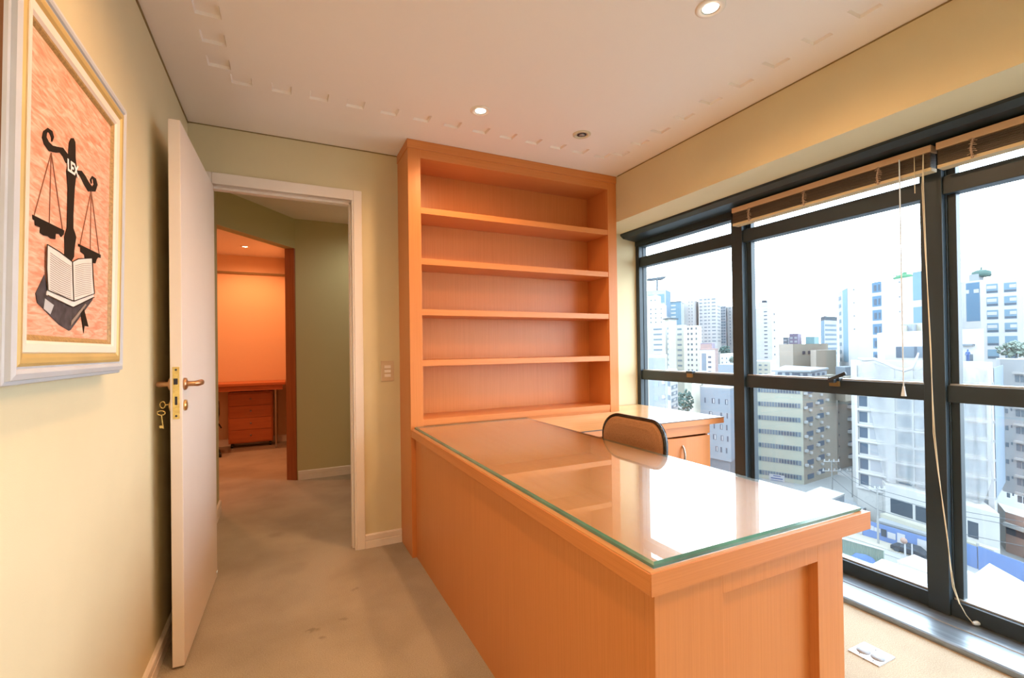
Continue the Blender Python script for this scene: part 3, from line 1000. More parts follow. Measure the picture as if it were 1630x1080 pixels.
def ring_frame(prof, name, mat):
    """prof: (inset, x) outline swept round the rectangle"""
    g = G()
    L = [[(x, py0 + i, pz0 + i), (x, py1 - i, pz0 + i), (x, py1 - i, pz1 - i), (x, py0 + i, pz1 - i)] for i, x in prof]
    for a, b in zip(L[:-1], L[1:]):
        g.add(a + b, [(k, (k + 1) % 4, 4 + (k + 1) % 4, 4 + k) for k in range(4)])
    return g.build(name, mat, pc)


ring_frame([(0.0, 0.0), (0.0, 0.036)], 'frame_side', M['frameside'])
ring_frame([(0.0, 0.036), (0.002, 0.041), (0.008, 0.042), (0.010, 0.049), (0.020, 0.052), (0.026, 0.050), (0.028, 0.046), (0.032, 0.048)], 'outer_moulding', M['framew'])
ring_frame([(0.032, 0.048), (0.038, 0.050), (0.047, 0.049), (0.055, 0.044)], 'gold_band', M['gold'])
ring_frame([(0.055, 0.044), (0.057, 0.047), (0.072, 0.045), (0.078, 0.041)], 'cream_liner', M['framein'])
ring_frame([(0.078, 0.041), (0.082, 0.040), (0.089, PX)], 'inner_lip', M['gilt'])
G().box(0.004, py0 + 0.088, pz0 + 0.088, PX, py1 - 0.088, pz1 - 0.088).build('canvas', M['painting'], pc)


def pp(X, Y, lift=0.0006):
    """point of the painting seen at zoom coordinates X, Y (crop 40,180 at 2.843)"""
    v = onp(0, PX, 40 + X / 2.843, 180 + Y / 2.842)
    for _ in range(3):
        v = onp(0, PX + LEAN * (v.z - pz0), 40 + X / 2.843, 180 + Y / 2.842)
    return Vector((PX + lift, v.y, v.z))


def art(name, poly, mat, lift=0.0006, th=0.0006):
    g = G()
    for P in (poly if isinstance(poly[0][0], (tuple, list)) else [poly]):
        g.prism([pp(x, y, lift) for x, y in P], (th, 0, 0))
    return g.build(name, mat, pc)


def stroke(pts, r, flat=0.0008):
    """flat brush stroke along zoom points with half-width r (zoom units)"""
    L, R_ = [], []
    n = len(pts)
    for i, (x, y) in enumerate(pts):
        x0, y0 = pts[max(i - 1, 0)]
        x1, y1 = pts[min(i + 1, n - 1)]
        dx, dy = x1 - x0, y1 - y0
        l = math.hypot(dx, dy) or 1
        w = r[i] if isinstance(r, (list, tuple)) else r
        L.append((x - dy / l * w, y + dx / l * w))
        R_.append((x + dy / l * w, y - dx / l * w))
    return L, R_


def strokes(name, lst, mat, lift=0.0006, th=0.0006):
    g = G()
    for pts, r in lst:
        L, R_ = stroke(pts, r)
        n = len(pts)
        A = [pp(x, y, lift) for x, y in L] + [pp(x, y, lift) for x, y in R_]
        Bv = [p + Vector((th, 0, 0)) for p in A]
        fs = []
        for i in range(n - 1):
            fs += [(2 * n + i, 2 * n + i + 1, 3 * n + i + 1, 3 * n + i), (i, n + i, n + i + 1, i + 1),
                   (i, i + 1, 2 * n + i + 1, 2 * n + i), (n + i, 3 * n + i, 3 * n + i + 1, n + i + 1)]
        g.add(A + Bv, fs)
    return g.build(name, mat, pc)


post = [((211, 112), (211, 130), (210, 160), (209, 200), (210, 235), (210, 262), (207, 295), (206, 340), (204, 400), (202, 460), (201, 520), (201, 540), (202, 560),
         (200, 590), (198, 620), (197, 650), (199, 668)),
        (6, 14, 16, 17, 20, 26, 20, 16, 15, 14, 15, 22, 27, 24, 22, 22, 10)]
armL = [((118, 128), (122, 108), (114, 84), (100, 74), (88, 84), (84, 108), (94, 134), (114, 158), (140, 164), (162, 166), (180, 190), (192, 222)),
        (2, 6, 8, 9, 9, 10, 12, 15, 14, 13, 12, 10)]
armR = [((228, 268), (248, 268), (262, 290), (276, 318), (292, 342), (308, 344), (317, 322), (312, 298), (302, 288), (295, 300), (298, 318)),
        (10, 10, 11, 12, 14, 13, 9, 7, 5, 4, 2)]
strokes('painted_scales', [post, armL, armR], M['ink'])
art('scale_pan', [(30, 458), (175, 530), (172, 548), (160, 560), (152, 546), (136, 545), (134, 570), (112, 566), (100, 556), (80, 552), (64, 540), (66, 516), (42, 506), (40, 484), (32, 480)], M['ink'])
art('scale_pan', [(238, 590), (340, 640), (340, 655), (328, 652), (322, 660), (316, 680), (300, 676), (268, 660), (266, 640), (248, 626), (248, 606), (238, 602)], M['ink'])
strokes('scale_strings', [(((116, 178), (38, 462)), (1.3, 1.3)), (((116, 178), (107, 500)), (1.1, 1.1)), (((116, 178), (168, 530)), (1.3, 1.3))], M['string'])
strokes('scale_strings', [(((297, 350), (246, 596)), (1.3, 1.3)), (((297, 350), (293, 618)), (1.1, 1.1)), (((297, 350), (334, 640)), (1.3, 1.3))], M['string'])
art('book_cover', [(44, 815), (84, 730), (100, 800), (210, 850), (306, 830), (302, 846), (204, 980), (196, 984), (150, 956), (52, 858)], M['inkb'], 0.0006)
art('book_ribbon', [(244, 888), (262, 880), (284, 966), (266, 962), (262, 996), (256, 950)], M['ink'], 0.0008)
art('book_pages_edge', [(92, 806), (100, 796), (212, 850), (306, 816), (306, 830), (212, 876), (196, 872), (90, 822)], M['page'], 0.0014)
art('book_side_pages', [(204, 940), (268, 862), (272, 868), (202, 962)], M['pageline'], 0.0016)
art('book_label', [(84, 838), (124, 868), (108, 910), (78, 884)], M['framew'], 0.0016)
art('left_page', [(90, 592), (100, 594), (200, 666), (208, 672), (212, 850), (94, 800), (88, 700)], M['page'], 0.0022)
art('right_page', [(206, 672), (232, 658), (296, 655), (300, 740), (306, 816), (212, 850)], M['page'], 0.0022)
lines = []
for k in range(17):
    t = k / 16
    lines.append((((104, 630 + t * 164), (150, 662 + t * 158), (200, 694 + t * 142)), (0.9, 1.1, 0.9)))
    lines.append((((218, 690 + t * 140), (256, 680 + t * 138), (292, 678 + t * 134)), (0.9, 1.1, 0.9)))
strokes('page_lines', lines, M['pageline'], 0.0030, 0.0003)
strokes('book_outline', [(((90, 592), (88, 700), (94, 800), (212, 850), (306, 816), (300, 740), (296, 655), (232, 658), (206, 672), (150, 628), (90, 592)), [2] * 11),
                         (((206, 672), (208, 760), (212, 850)), (1.8, 1.8, 1.8)),
                         (((92, 822), (196, 872), (212, 878), (306, 832)), (1.5, 1.5, 1.5, 1.5))], M['ink'], 0.0032, 0.0003)
# letters on the post
tc_ = bpy.data.curves.new('lex_text', 'FONT')
tc_.body = 'LEX'
tc_.size = 0.034
tc_.extrude = 0.0003
tc_.offset = 0.0011
tc_.align_x = 'CENTER'
tc_.align_y = 'CENTER'
to = bpy.data.objects.new('lex_text', tc_)
COL.objects.link(to)
bpy.context.view_layer.update()
dg = bpy.context.evaluated_depsgraph_get()
me = bpy.data.meshes.new_from_object(to.evaluated_get(dg))
bpy.data.objects.remove(to)
lo = bpy.data.objects.new('painted_letters', me)
me.materials.append(M['letter'])
COL.objects.link(lo)
lo.parent = pc
a_ = pp(190, 240)
b2 = pp(232, 270)
ctr = pp(211, 251, 0.0020)
tl = math.atan2(b2.z - a_.z, b2.y - a_.y)
# text x axis along +y, text y axis along +z
Mx = Matrix(((0, 0, 1), (1, 0, 0), (0, 1, 0))).to_4x4()
lo.matrix_local = Matrix.Translation(ctr - wloc(pc)) @ Matrix.Rotation(tl, 4, 'X') @ Mx

pc.rotation_euler = (0, LEAN, 0)

# ------------------------------------------------------------------ the city outside
GZ = -29.0
KE = 0.88 / (SKY * 0.42)


def E_(name, r, g_, b, rough=0.8, vary=0.05, scale=0.3, spec=0.2):
    c = srgb(r, g_, b)
    return plain('outdoor_' + name, (c[0] * KE, c[1] * KE, c[2] * KE, 1), rough, vary=vary, scale=scale, spec=spec)


X = {}  # outdoor haze is mixed into these colours as paler tints
for nm, rgb in dict(white=(246, 248, 250), offwhite=(240, 243, 242), cream=(238, 238, 222), cool=(222, 230, 238), grey=(186, 200, 214),
                    greys=(170, 192, 214), lilac=(190, 198, 212), tan=(216, 214, 200), taupe=(190, 184, 172), taupe2=(170, 166, 158), band=(226, 230, 214),
                    beige=(216, 207, 190), beige2=(206, 196, 182), pink=(206, 180, 178), brick=(222, 190, 178), roof=(198, 208, 216), roofd=(150, 164, 178),
                    win=(150, 170, 188), wind=(112, 130, 150), winl=(196, 210, 222), winp=(206, 212, 220), blueg=(150, 190, 216), blueg2=(120, 164, 200),
                    dark=(92, 106, 120), purple=(170, 160, 186), teal=(150, 196, 204), fence=(136, 170, 232), sign=(236, 240, 246), red=(226, 130, 140),
                    asphalt=(204, 210, 214), pave=(224, 222, 208), ground=(196, 202, 204), green=(136, 166, 160), greend=(112, 150, 146), greenl=(176, 200, 190),
                    tank=(100, 170, 130), wroof=(252, 252, 253), pole=(200, 204, 204), car=(70, 84, 98), ac=(232, 238, 240), wire=(120, 130, 140),
                    blue=(96, 130, 196), yellow=(220, 216, 150), net=(244, 248, 252)).items():
    X[nm] = E_(nm, *rgb)


def gp(px, py, z=GZ):
    return onp(2, z, px, py)


def building(name, label, Lf, C_, Rt, ytop, wl, wr=None, zb=GZ, roof=None, cat='building', overhang=0.0, rooft=0.4):
    c = at(C_[0], ytop, C_[1])
    l = at(Lf[0], ytop, Lf[1])
    r = at(Rt[0], ytop, Rt[1])
    zt = c.z
    P = [Vector((p.x, p.y, 0)) for p in (l, c, r)]
    q = P[0] + P[2] - P[1]
    ctr = (P[0] + P[2]) / 2
    root = empty(name, (ctr.x, ctr.y, zb))
    tag(root, label, cat)
    # order ccw from above: l (far left), c (near), r (far right), q (back)
    pts = [P[0], P[1], P[2], q]
    g = G()
    g.hexa([p + up(zb) for p in pts], [p + up(zt) for p in pts])
    o = g.build('walls', [wl, wr or wl], root)
    if wr:
        o.data.polygons[3].material_index = 1
    if roof:
        ex = [ctr + (p - ctr) * (1 + overhang) for p in pts]
        G().hexa([p + up(zt) for p in ex], [p + up(zt + rooft) for p in ex]).build('roof_slab', roof, root)
    root_data = dict(root=root, l=P[0], c=P[1], r=P[2], q=q, zt=zt, D=C_[1], zb=zb, ctr=ctr)
    return root_data


def windows(b, face, cols, first, pitch, n, h, mat, name='window', proud=0.05, thick=0.12, skip=(), dm=None, sill=None):
    """rows of window boxes; first, pitch, h in photo pixels at the near corner, measured down from the roof"""
    A, B_ = (b['l'], b['c']) if face == 'L' else (b['c'], b['r'])
    k = (dm or b['D']) / FPX
    d = (B_ - A)
    nrm = Vector((d.y, -d.x, 0)).normalized()
    if nrm.dot(CAM - A) < 0:
        nrm = -nrm
    for ci, (u0, u1) in enumerate(cols):
        a, e = A + d * u0, A + d * u1
        me = None
        for i in range(n):
            if (ci, i) in skip:
                continue
            zc = b['zt'] - (first + pitch * i) * k
            if me is None:
                hh = h * k / 2
                g = G()
                bb = [a + nrm * proud, e + nrm * proud, e - nrm * (thick - proud), a - nrm * (thick - proud)]
                g.hexa([p + up(zc - hh) for p in bb], [p + up(zc + hh) for p in bb])
                o = g.build(name, mat, b['root'])
                me, z0 = o.data, zc
            else:
                o = bpy.data.objects.new(name, me)
                COL.objects.link(o)
                o.parent = b['root']
                o.location = (0, 0, zc - z0)


# ground, streets
structure(G().box(6, -150, GZ - 1, 900, 900, GZ).build('ground', X['ground']))
structure(G().prism([gp(*p, z=GZ + 0.02) for p in ((1300, 850), (1341, 862), (1400, 880), (1475, 905), (1600, 960), (1600, 905), (1475, 878), (1400, 858), (1300, 838))],
                    (0, 0, 0.05)).build('road', X['asphalt']))
structure(G().prism([gp(*p, z=GZ + 0.08) for p in ((1320, 838), (1341, 843), (1376, 854), (1440, 872), (1475, 884), (1475, 890), (1425, 880), (1376, 864), (1341, 853), (1320, 848))],
                    (0, 0, 0.08)).build('pavement', X['pave']))

# --- seen through the first bay
b = building('glass_tower', 'pale glass tower with blue strips and visor roof, leftmost on the skyline', (1028, 430), (1060, 420), (1068, 440), 461, X['cool'], X['cool'])
windows(b, 'L', [(0.1, 0.42), (0.55, 0.92)], 14, 30, 1, 14, X['blueg'], 'glazing')
windows(b, 'R', [(0.0, 0.85)], 22, 40, 1, 42, X['blueg2'], 'glazing')
g = G()
v = [at(1030, 444, 425), at(1062, 439.5, 418), at(1058, 444, 420), at(1034, 446, 425)]
g.prism(v, FWD * 9)
g.tube([at(1046, 444, 424), at(1046, 462, 424)], 0.9, 6)
g.build('visor', X['roofd'], b['root'])
b = building('stepped_tower', 'white stepped block with scattered small windows before the glass tower', (1026, 330), (1056, 325), (1061, 340), 484, X['white'])
windows(b, 'L', [(0.3, 0.36), (0.55, 0.62), (0.85, 0.9)], 8, 7, 5, 1.6, X['wind'])
b2 = building('stepped_tower', 'narrow white upper block left of the blue glass strip', (1030, 372), (1046, 368), (1052, 378), 470, X['white'])
windows(b2, 'L', [(0.35, 0.45), (0.75, 0.85)], 8, 7, 2, 1.6, X['wind'])
b = building('office_block', 'pale blue glazed block with white bands right of the glass tower', (1067, 380), (1084, 375), (1088, 395), 480, X['blueg'], X['cool'], roof=X['white'], overhang=0.05)
windows(b, 'L', [(0.05, 0.5)], 6, 6, 4, 2.2, X['white'], 'band')
b = building('slim_tower', 'slim white tower with a grey window column right of the blue glazed block', (1088, 400), (1103, 395), (1112, 410), 478, X['white'])
windows(b, 'L', [(0.55, 0.62), (0.85, 0.92)], 3, 5.2, 8, 1.7, X['wind'])
b = building('apartment_tower', 'broad white apartment tower with many window rows in the first window bay', (1112, 400), (1140, 392), (1147, 410), 473, X['white'], X['offwhite'], roof=X['offwhite'])
windows(b, 'L', [(0.05, 0.2), (0.3, 0.45), (0.52, 0.64), (0.74, 0.95)], 3, 5.6, 13, 1.7, X['win'])
windows(b, 'R', [(0.2, 0.8)], 14, 5.6, 11, 1.7, X['win'])
b = building('striped_tower', 'narrow grey striped tower right of the broad white apartment tower', (1147, 420), (1155, 416), (1158, 430), 487, X['cool'])
windows(b, 'L', [(0.05, 0.4), (0.5, 0.9)], 3, 4.6, 13, 2.4, X['win'])
b = building('white_tower', 'white tower beside the first dark mullion with one dark window column', (1157, 420), (1176, 410), (1184, 430), 487, X['white'])
windows(b, 'L', [(0.22, 0.3), (0.75, 0.82)], 3, 5.2, 12, 2.6, X['win'])
# cream apartments
b = building('apartment_block', 'white apartment block at the left window jamb with bay window rows', (1015, 255), (1059, 245), (1062, 250), 519, X['offwhite'], roof=X['white'])
windows(b, 'L', [(0.58, 0.88)], 5, 8.3, 6, 2.6, X['win'])
b = building('apartment_block', 'white slab block with a thin dark flat roof in the first bay', (1058, 283), (1064.5, 277), (1077, 283), 508, X['cream'], X['white'], roof=X['dark'], overhang=0.3, rooft=0.5)
windows(b, 'L', [(0.25, 0.85)], 15, 8.3, 8, 3.2, X['win'])
b = building('apartment_block', 'cream apartment block with one middle window column in the first bay', (1075.5, 262), (1088, 256), (1093, 262), 517, X['cream'], X['offwhite'])
windows(b, 'L', [(0.2, 0.75)], 7, 8.4, 9, 3.0, X['win'])
b = building('apartment_block', 'cream apartment block with three narrow window columns in the first bay', (1088, 236), (1112, 230), (1117, 245), 518, X['cream'], X['cool'])
windows(b, 'L', [(0.25, 0.36), (0.48, 0.6), (0.8, 0.88)], 5, 8.4, 10, 3.4, X['wind'])
b = building('lilac_building', 'grey lilac building at the lower left of the first window bay', (1012, 84), (1058.5, 80), (1062, 90), 570, X['lilac'], X['cool'], roof=X['offwhite'])
windows(b, 'L', [(0.60, 0.78)], 43, 23, 3, 7.5, X['grey'])
windows(b, 'L', [(0.92, 0.99)], 39, 23, 3, 5, X['sign'], 'air_conditioner', proud=0.4, thick=0.5)
b = building('balcony_building', 'white building with stacked square windows right of the grey lilac building', (1057, 108), (1067, 104), (1078.5, 110), 590, X['offwhite'], X['white'])
windows(b, 'L', [(0.1, 0.95)], 22, 22, 3, 8, X['win'])
windows(b, 'R', [(0.1, 0.9)], 28, 10.5, 4, 6, X['win'])
windows(b, 'R', [(0.35, 0.65)], 28, 10.5, 4, 3.6, X['white'], 'curtain', proud=0.1)
b = building('white_house', 'small white building with grey panel, four windows and brown side wall', (1114, 166), (1138, 160), (1143, 168), 557, X['white'], X['pink'], roof=X['pink'], overhang=0.04)
windows(b, 'L', [(0.12, 0.42)], 20, 60, 1, 28, X['win'], 'grey_panel')
windows(b, 'L', [(0.55, 0.75)], 12, 8, 5, 3.2, X['wind'])
b = building('rooftop_shed', 'small pinkish sloped rooftop shed above the small white building', (1115, 200), (1133, 195), (1138, 205), 548, X['pink'], X['purple'], roof=X['purple'])
b = building('low_house', 'low white house below trees beside the first dark mullion', (1146, 190), (1166, 184), (1180, 196), 565, X['white'], roof=X['offwhite'])
windows(b, 'L', [(0.15, 0.22), (0.5, 0.56)], 6, 7, 2, 2.6, X['wind'])
b = building('flat_roof_block', 'plain grey flat block below the low white house', (1143, 130), (1172, 126), (1185, 136), 581, X['grey'])
b = building('cream_wall_block', 'narrow blank cream block left of the blue grey building', (1101, 130), (1114, 124), (1119, 136), 614, X['cream'])
b = building('blue_grey_building', 'blue grey building with scattered narrow windows right behind the side desk', (1114.5, 106), (1162, 100), (1174, 106), 622, X['grey'], X['greys'], zb=at(1162, 736, 100).z, roof=X['roof'])
for cols, y in (([(0.15, 0.19), (0.4, 0.5), (0.62, 0.66), (0.84, 0.92)], 19), ([(0.3, 0.4), (0.68, 0.73), (0.88, 0.92)], 41), ([(0.45, 0.49), (0.66, 0.74), (0.86, 0.9)], 60),
                ([(0.42, 0.53), (0.68, 0.76), (0.88, 0.93)], 78), ([(0.5, 0.58), (0.66, 0.71), (0.84, 0.88)], 97)):
    windows(b, 'L', cols, y, 20, 1, 8.5, X['wind'])
    windows(b, 'L', [((c[0] + c[1]) / 2, c[1] - 0.01) for c in cols if c[1] - c[0] > 0.075], y, 20, 1, 7, X['sign'], 'curtain', proud=0.09)
G().hexa([b['l'] * 0.9 + b['ctr'] * 0.1 + up(GZ), b['c'] * 0.9 + b['ctr'] * 0.1 + up(GZ), b['r'] * 0.9 + b['ctr'] * 0.1 + up(GZ), b['q'] + up(GZ)],
         [b['l'] * 0.9 + b['ctr'] * 0.1 + up(b['zb']), b['c'] * 0.9 + b['ctr'] * 0.1 + up(b['zb']), b['r'] * 0.9 + b['ctr'] * 0.1 + up(b['zb']), b['q'] + up(b['zb'])]).build('recessed_base', X['roofd'], b['root'])

# --- middle bay
b = building('white_tower', 'tall plain white tower with dotted windows right of the first dark mullion', (1196, 375), (1228, 365), (1246, 380), 490, X['white'], X['white'])
windows(b, 'L', [(0.62, 0.78)], 6, 6.1, 14, 1.6, X['wind'])
windows(b, 'R', [(0.18, 0.26)], 10, 13, 7, 2.6, X['dark'])
G().hexa([at(1207, 490, 372), at(1222, 490, 366), at(1226, 490, 374), at(1210, 490, 380)], [at(1207, 482, 372), at(1222, 482, 366), at(1226, 482, 374), at(1210, 482, 380)]).build('roof_house', X['offwhite'], b['root'])
G().hexa([at(1212, 482, 372), at(1220, 482, 368), at(1222, 482, 372), at(1214, 482, 376)], [at(1213, 478, 372), at(1219, 478, 368), at(1221, 478, 372), at(1215, 478, 376)]).build('roof_machine', X['dark'], b['root'])
b = building('low_block', 'small low grey block at the foot of the plain white tower', (1246, 420), (1254, 415), (1258, 430), 537, X['roofd'])
windows(b, 'L', [(0.2, 0.8)], 5, 6, 3, 2.5, X['cool'])
b = building('purple_building', 'purple grey distant building in the middle window', (1256, 400), (1270, 394), (1276, 410), 532, X['purple'], roof=X['purple'])
windows(b, 'L', [(0.1, 0.4), (0.6, 0.9)], 6, 6, 2, 3, X['cool'])
b = building('teal_building', 'low pale teal distant building right of the purple one', (1282, 400), (1296, 396), (1304, 410), 536, X['teal'])
b = building('dark_cap_tower', 'blue and white tower with dark cap near the skyline centre', (1306, 300), (1312, 290), (1333, 300), 510, X['blueg'], X['cool'], roof=X['dark'], rooft=2.5)
windows(b, 'R', [(0.05, 0.9)], 8, 7.5, 7, 3.4, X['win'])
b = building('beige_block', 'blank beige wall block behind the tan office building', (1240, 142), (1262, 136), (1318, 140), 548, X['beige2'], X['beige'])
windows(b, 'R', [(0.26, 0.32), (0.42, 0.48)], 14, 20, 1, 5, X['dark'], 'air_vent', proud=0.3, thick=0.4)
b = building('beige_block', 'lower blank beige block stepping right of the beige wall block', (1290, 132), (1299, 127), (1331, 130), 558, X['beige2'], X['beige'])
b = building('pink_house', 'small cream building at the foot of the plain white tower', (1196, 190), (1226, 184), (1236, 196), 577, X['cream'], roof=X['white'])
windows(b, 'L', [(0.4, 0.55), (0.7, 0.85)], 5, 7, 4, 2.5, X['win'])
# tan office with glazed roof pavilion
tn = building('tan_office', 'tan office building with long window bands, air conditioners and a banner', (1180, 110), (1277, 102), (1330.5, 110), 601, X['band'], X['taupe'])
windows(tn, 'L', [(0.0, 0.97)], 23, 22.9, 7, 7.6, X['win'], 'window_band')
windows(tn, 'L', [(0.10, 0.34), (0.62, 0.90)], 23, 22.9, 7, 5.2, X['wind'], 'open_sash', proud=0.09)
windows(tn, 'R', [(0.10, 0.28)], 23, 22.9, 7, 8, X['wind'])
windows(tn, 'R', [(0.42, 0.60)], 20, 22.9, 7, 8, X['wind'])
windows(tn, 'R', [(0.03, 0.09)], 26, 22.9, 6, 4, X['ac'], 'air_conditioner', proud=0.4, thick=0.5)
windows(tn, 'R', [(0.36, 0.43)], 21, 22.9, 7, 4, X['ac'], 'air_conditioner', proud=0.4, thick=0.5)
windows(tn, 'R', [(0.66, 0.72)], 18, 22.9, 6, 3.6, X['ac'], 'air_conditioner', proud=0.4, thick=0.5)
windows(tn, 'R', [(0.17, 0.22), (0.49, 0.54)], 31, 22.9, 6, 3.6, X['ac'], 'air_conditioner', proud=0.35, thick=0.45)
A, B_ = tn['l'], tn['c']
dd_ = B_ - A
nn_ = Vector((dd_.y, -dd_.x, 0)).normalized()
nn_ = nn_ if nn_.dot(CAM - A) > 0 else -nn_
first = None
for i in range(7):
    zc = tn['zt'] - (23 + 22.9 * i) * tn['D'] / FPX
    if first is None:
        g = G()
        for k in range(22):
            u = k / 22 + 0.01
            a, e = A + dd_ * u, A + dd_ * (u + 0.006)
            bb = [a + nn_ * 0.14, e + nn_ * 0.14, e, a]
            g.hexa([p + up(zc - 0.52) for p in bb], [p + up(zc + 0.52) for p in bb])
        first = (g.build('window_bars', X['band'], tn['root']), zc)
    else:
        o = bpy.data.objects.new('window_bars', first[0].data)
        COL.objects.link(o)
        o.parent = tn['root']
        o.location = (0, 0, zc - first[1])
windows(tn, 'L', [(0.45, 0.70)], 168, 20, 1, 14, X['sign'], 'banner', proud=0.2, thick=0.15)
windows(tn, 'L', [(0.52, 0.64)], 163, 20, 1, 1.2, X['blue'], 'banner_print', proud=0.26, thick=0.05)
windows(tn, 'L', [(0.48, 0.67)], 167, 4, 2, 1.6, X['blue'], 'banner_print', proud=0.26, thick=0.05)
p = building('roof_pavilion', 'glazed rooftop pavilion with pale metal roof on the tan office', (1234, 112), (1290, 104.5), (1316, 109), 592, X['winl'], X['winl'], zb=tn['zt'])
windows(p, 'L', [(0.08, 0.2), (0.3, 0.42), (0.5, 0.72), (0.8, 0.92)], 6, 10, 1, 6, X['wind'])
windows(p, 'R', [(0.1, 0.25), (0.4, 0.55), (0.7, 0.85)], 6, 10, 1, 6, X['wind'])
g = G()
A1, A2, A3, A4 = at(1228, 592, 113), at(1291, 592.5, 103.5), at(1319, 588, 109), at(1250, 584, 120)
g.hexa([A1, A2, A3, A4 - up(0.6)], [q + up(0.35) for q in (A1, A2, A3, A4)])
g.build('metal_roof', X['roof'], p['root'])
b = building('grey_side_block', 'grey brown side block with window air conditioners between tan office and white netting', (1322, 121), (1333, 114), (1362, 119), 607, X['taupe2'], X['taupe2'])
windows(b, 'R', [(0.55, 0.95)], 22, 20.3, 8, 6, X['wind'])
windows(b, 'R', [(0.5, 0.68)], 23, 20.3, 8, 4.5, X['ac'], 'air_conditioner', proud=0.7, thick=0.8)
windows(b, 'R', [(0.02, 0.06)], 14, 18, 9, 3, X['dark'], 'vent')
b = building('rooftop_shed', 'dark grey corrugated rooftop shed before the large white office', (1330, 112), (1345, 108), (1361, 112), 585, X['roofd'], X['roofd'], zb=at(1345, 604, 108).z)
b = building('roof_parapet', 'pale strip of wall right under the dark grey rooftop shed', (1326, 111), (1345, 106), (1362, 110), 600, X['beige'], X['beige'], zb=at(1345, 640, 106).z)
# large white office with window column
wb = building('white_office', 'large white office with one column of blue windows and a green roof tank', (1334, 137), (1349, 126), (1505, 99), 458, X['cool'], X['white'])
windows(wb, 'L', [(0.05, 0.3)], 12, 13, 9, 6, X['win'])
windows(wb, 'L', [(0.5, 0.98)], 60, 80, 1, 118, X['blueg'], 'glass_strip')
windows(wb, 'R', [(0.30, 0.40)], 7, 20.6, 7, 15.5, X['blueg2'])
windows(wb, 'R', [(0.32, 0.35), (0.37, 0.39)], 8, 20.6, 6, 9, X['wind'], 'reflection_pane', proud=0.08)
windows(wb, 'R', [(0.72, 0.92)], 14, 47, 2, 38, X['blueg'], 'glass_strip')
windows(wb, 'R', [(0.075, 0.085), (0.585, 0.595)], 5, 20.6, 4, 1.6, X['wind'], 'vent')
tk = empty('water_tank', tuple(at(1438, 446, 116)))
tag(tk, 'green water tank with teal machine housing on the large white office roof', 'tank')
c = at(1440, 444, 116)
G().lathe([(0.01, 0), (2.2, 0), (2.2, 1.1), (1.3, 1.7), (0.5, 1.8), (0.4, 2.3), (0.01, 2.3)], c - up(0.7), 'z', 20).build('tank_body', X['tank'], tk)
G().hexa([at(1449, 445, 115), at(1466, 444, 112), at(1468, 443, 116), at(1450, 443, 119)], [at(1449, 440, 115), at(1466, 437, 112), at(1468, 437, 116), at(1450, 439, 119)]).build('housing', X['roofd'], tk)
G().tube([at(1422, 444, 117), at(1422, 439.5, 117), at(1434, 439, 117)], 0.12, 6).build('pipe', X['wire'], tk)

# right bay white building
rb = building('white_office', 'white office with two window columns and a blue glass strip beyond the thick mullion', (1500, 128), (1560, 120), (1650, 113), 446, X['white'], X['white'])
windows(rb, 'L', [(0.64, 0.985)], 34, 60, 1, 62, X['blueg2'], 'glass_strip')
windows(rb, 'L', [(0.64, 0.72), (0.84, 0.97)], 17, 30, 1, 6, X['sign'], 'white_panel', proud=0.12)
windows(rb, 'R', [(0.115, 0.325), (0.435, 0.655)], 15, 20.6, 6, 14.5, X['blueg'])
windows(rb, 'R', [(0.12, 0.32), (0.44, 0.65)], 20, 20.6, 6, 3, X['wind'], 'open_sash', proud=0.10)
windows(rb, 'R', [(0.12, 0.3), (0.53, 0.65)], 13, 20.6, 4, 5, X['sign'], 'blind', proud=0.11)
tk = empty('water_tank', tuple(at(1560, 446, 122)))
tag(tk, 'teal roof tank with a pipe on the office right of the thick mullion', 'tank')
G().lathe([(0.01, 0), (1.9, 0), (1.9, 1.3), (0.8, 1.8), (0.2, 1.9), (0.2, 2.5), (0.01, 2.5)], at(1562, 441, 122), 'z', 18).build('tank_body', X['greend'], tk)
G().tube([at(1572, 437, 122), at(1590, 437, 120), at(1590, 443, 120)], 0.12, 6).build('pipe', X['wire'], tk)
G().box(*(list(at(1550, 450, 124)) + list(at(1558, 436, 121)))).build('housing', X['roof'], tk)

# --- netted building under renovation
cb = building('renovated_building', 'white building under renovation behind construction netting', (1354, 86), (1361, 82), (1580, 66), 574, X['offwhite'], X['offwhite'])
cbR = cb
k82 = 82 / FPX


def band_on(b, u0, u1, yt, yb_, mat, name, proud=0.3, thick=0.4, yu=None):
    """box on the right-hand face; yt, yb_ are photo rows at the near (left) corner"""
    windows(b, 'R', [(u0, u1)], (yt + yb_) / 2 - 574, 1, 1, yb_ - yt, mat, name, proud, thick)


for k in range(8):
    y = 600 + k * 24.6
    band_on(cb, 0.0, 1.0, y, y + 3.2, X['white'], 'floor_slab', 0.35, 0.6)
    for (u0, u1, m) in ((0.03, 0.10, 'wind'), (0.12, 0.25, 'winp'), (0.35, 0.46, 'win'), (0.48, 0.62, 'winl'), (0.68, 0.80, 'winp'), (0.82, 0.955, 'winl')):
        if k < 7:
            band_on(cb, u0, u1, y + 5.5, y + 21.5, X[m], 'window', 0.04, 0.2)
for u0, u1 in ((0.0, 0.022), (0.255, 0.335), (0.465, 0.478), (0.635, 0.67), (0.965, 1.0)):
    windows(cb, 'R', [(u0, u1)], 103, 1, 1, 190, X['white'], 'column', 0.30, 0.4)
# side return of the same block
A = Vector((cb['r'].x, cb['r'].y, 0))
B2 = at(1597, 600, 74)
B2.z = 0
sb = building('pale_blue_return', 'pale blue blank side wall between netted building and right edge apartments', (1581, 67), (1582, 66.6), (1597, 75), 586, X['greys'], X['greys'], zb=-21.0)
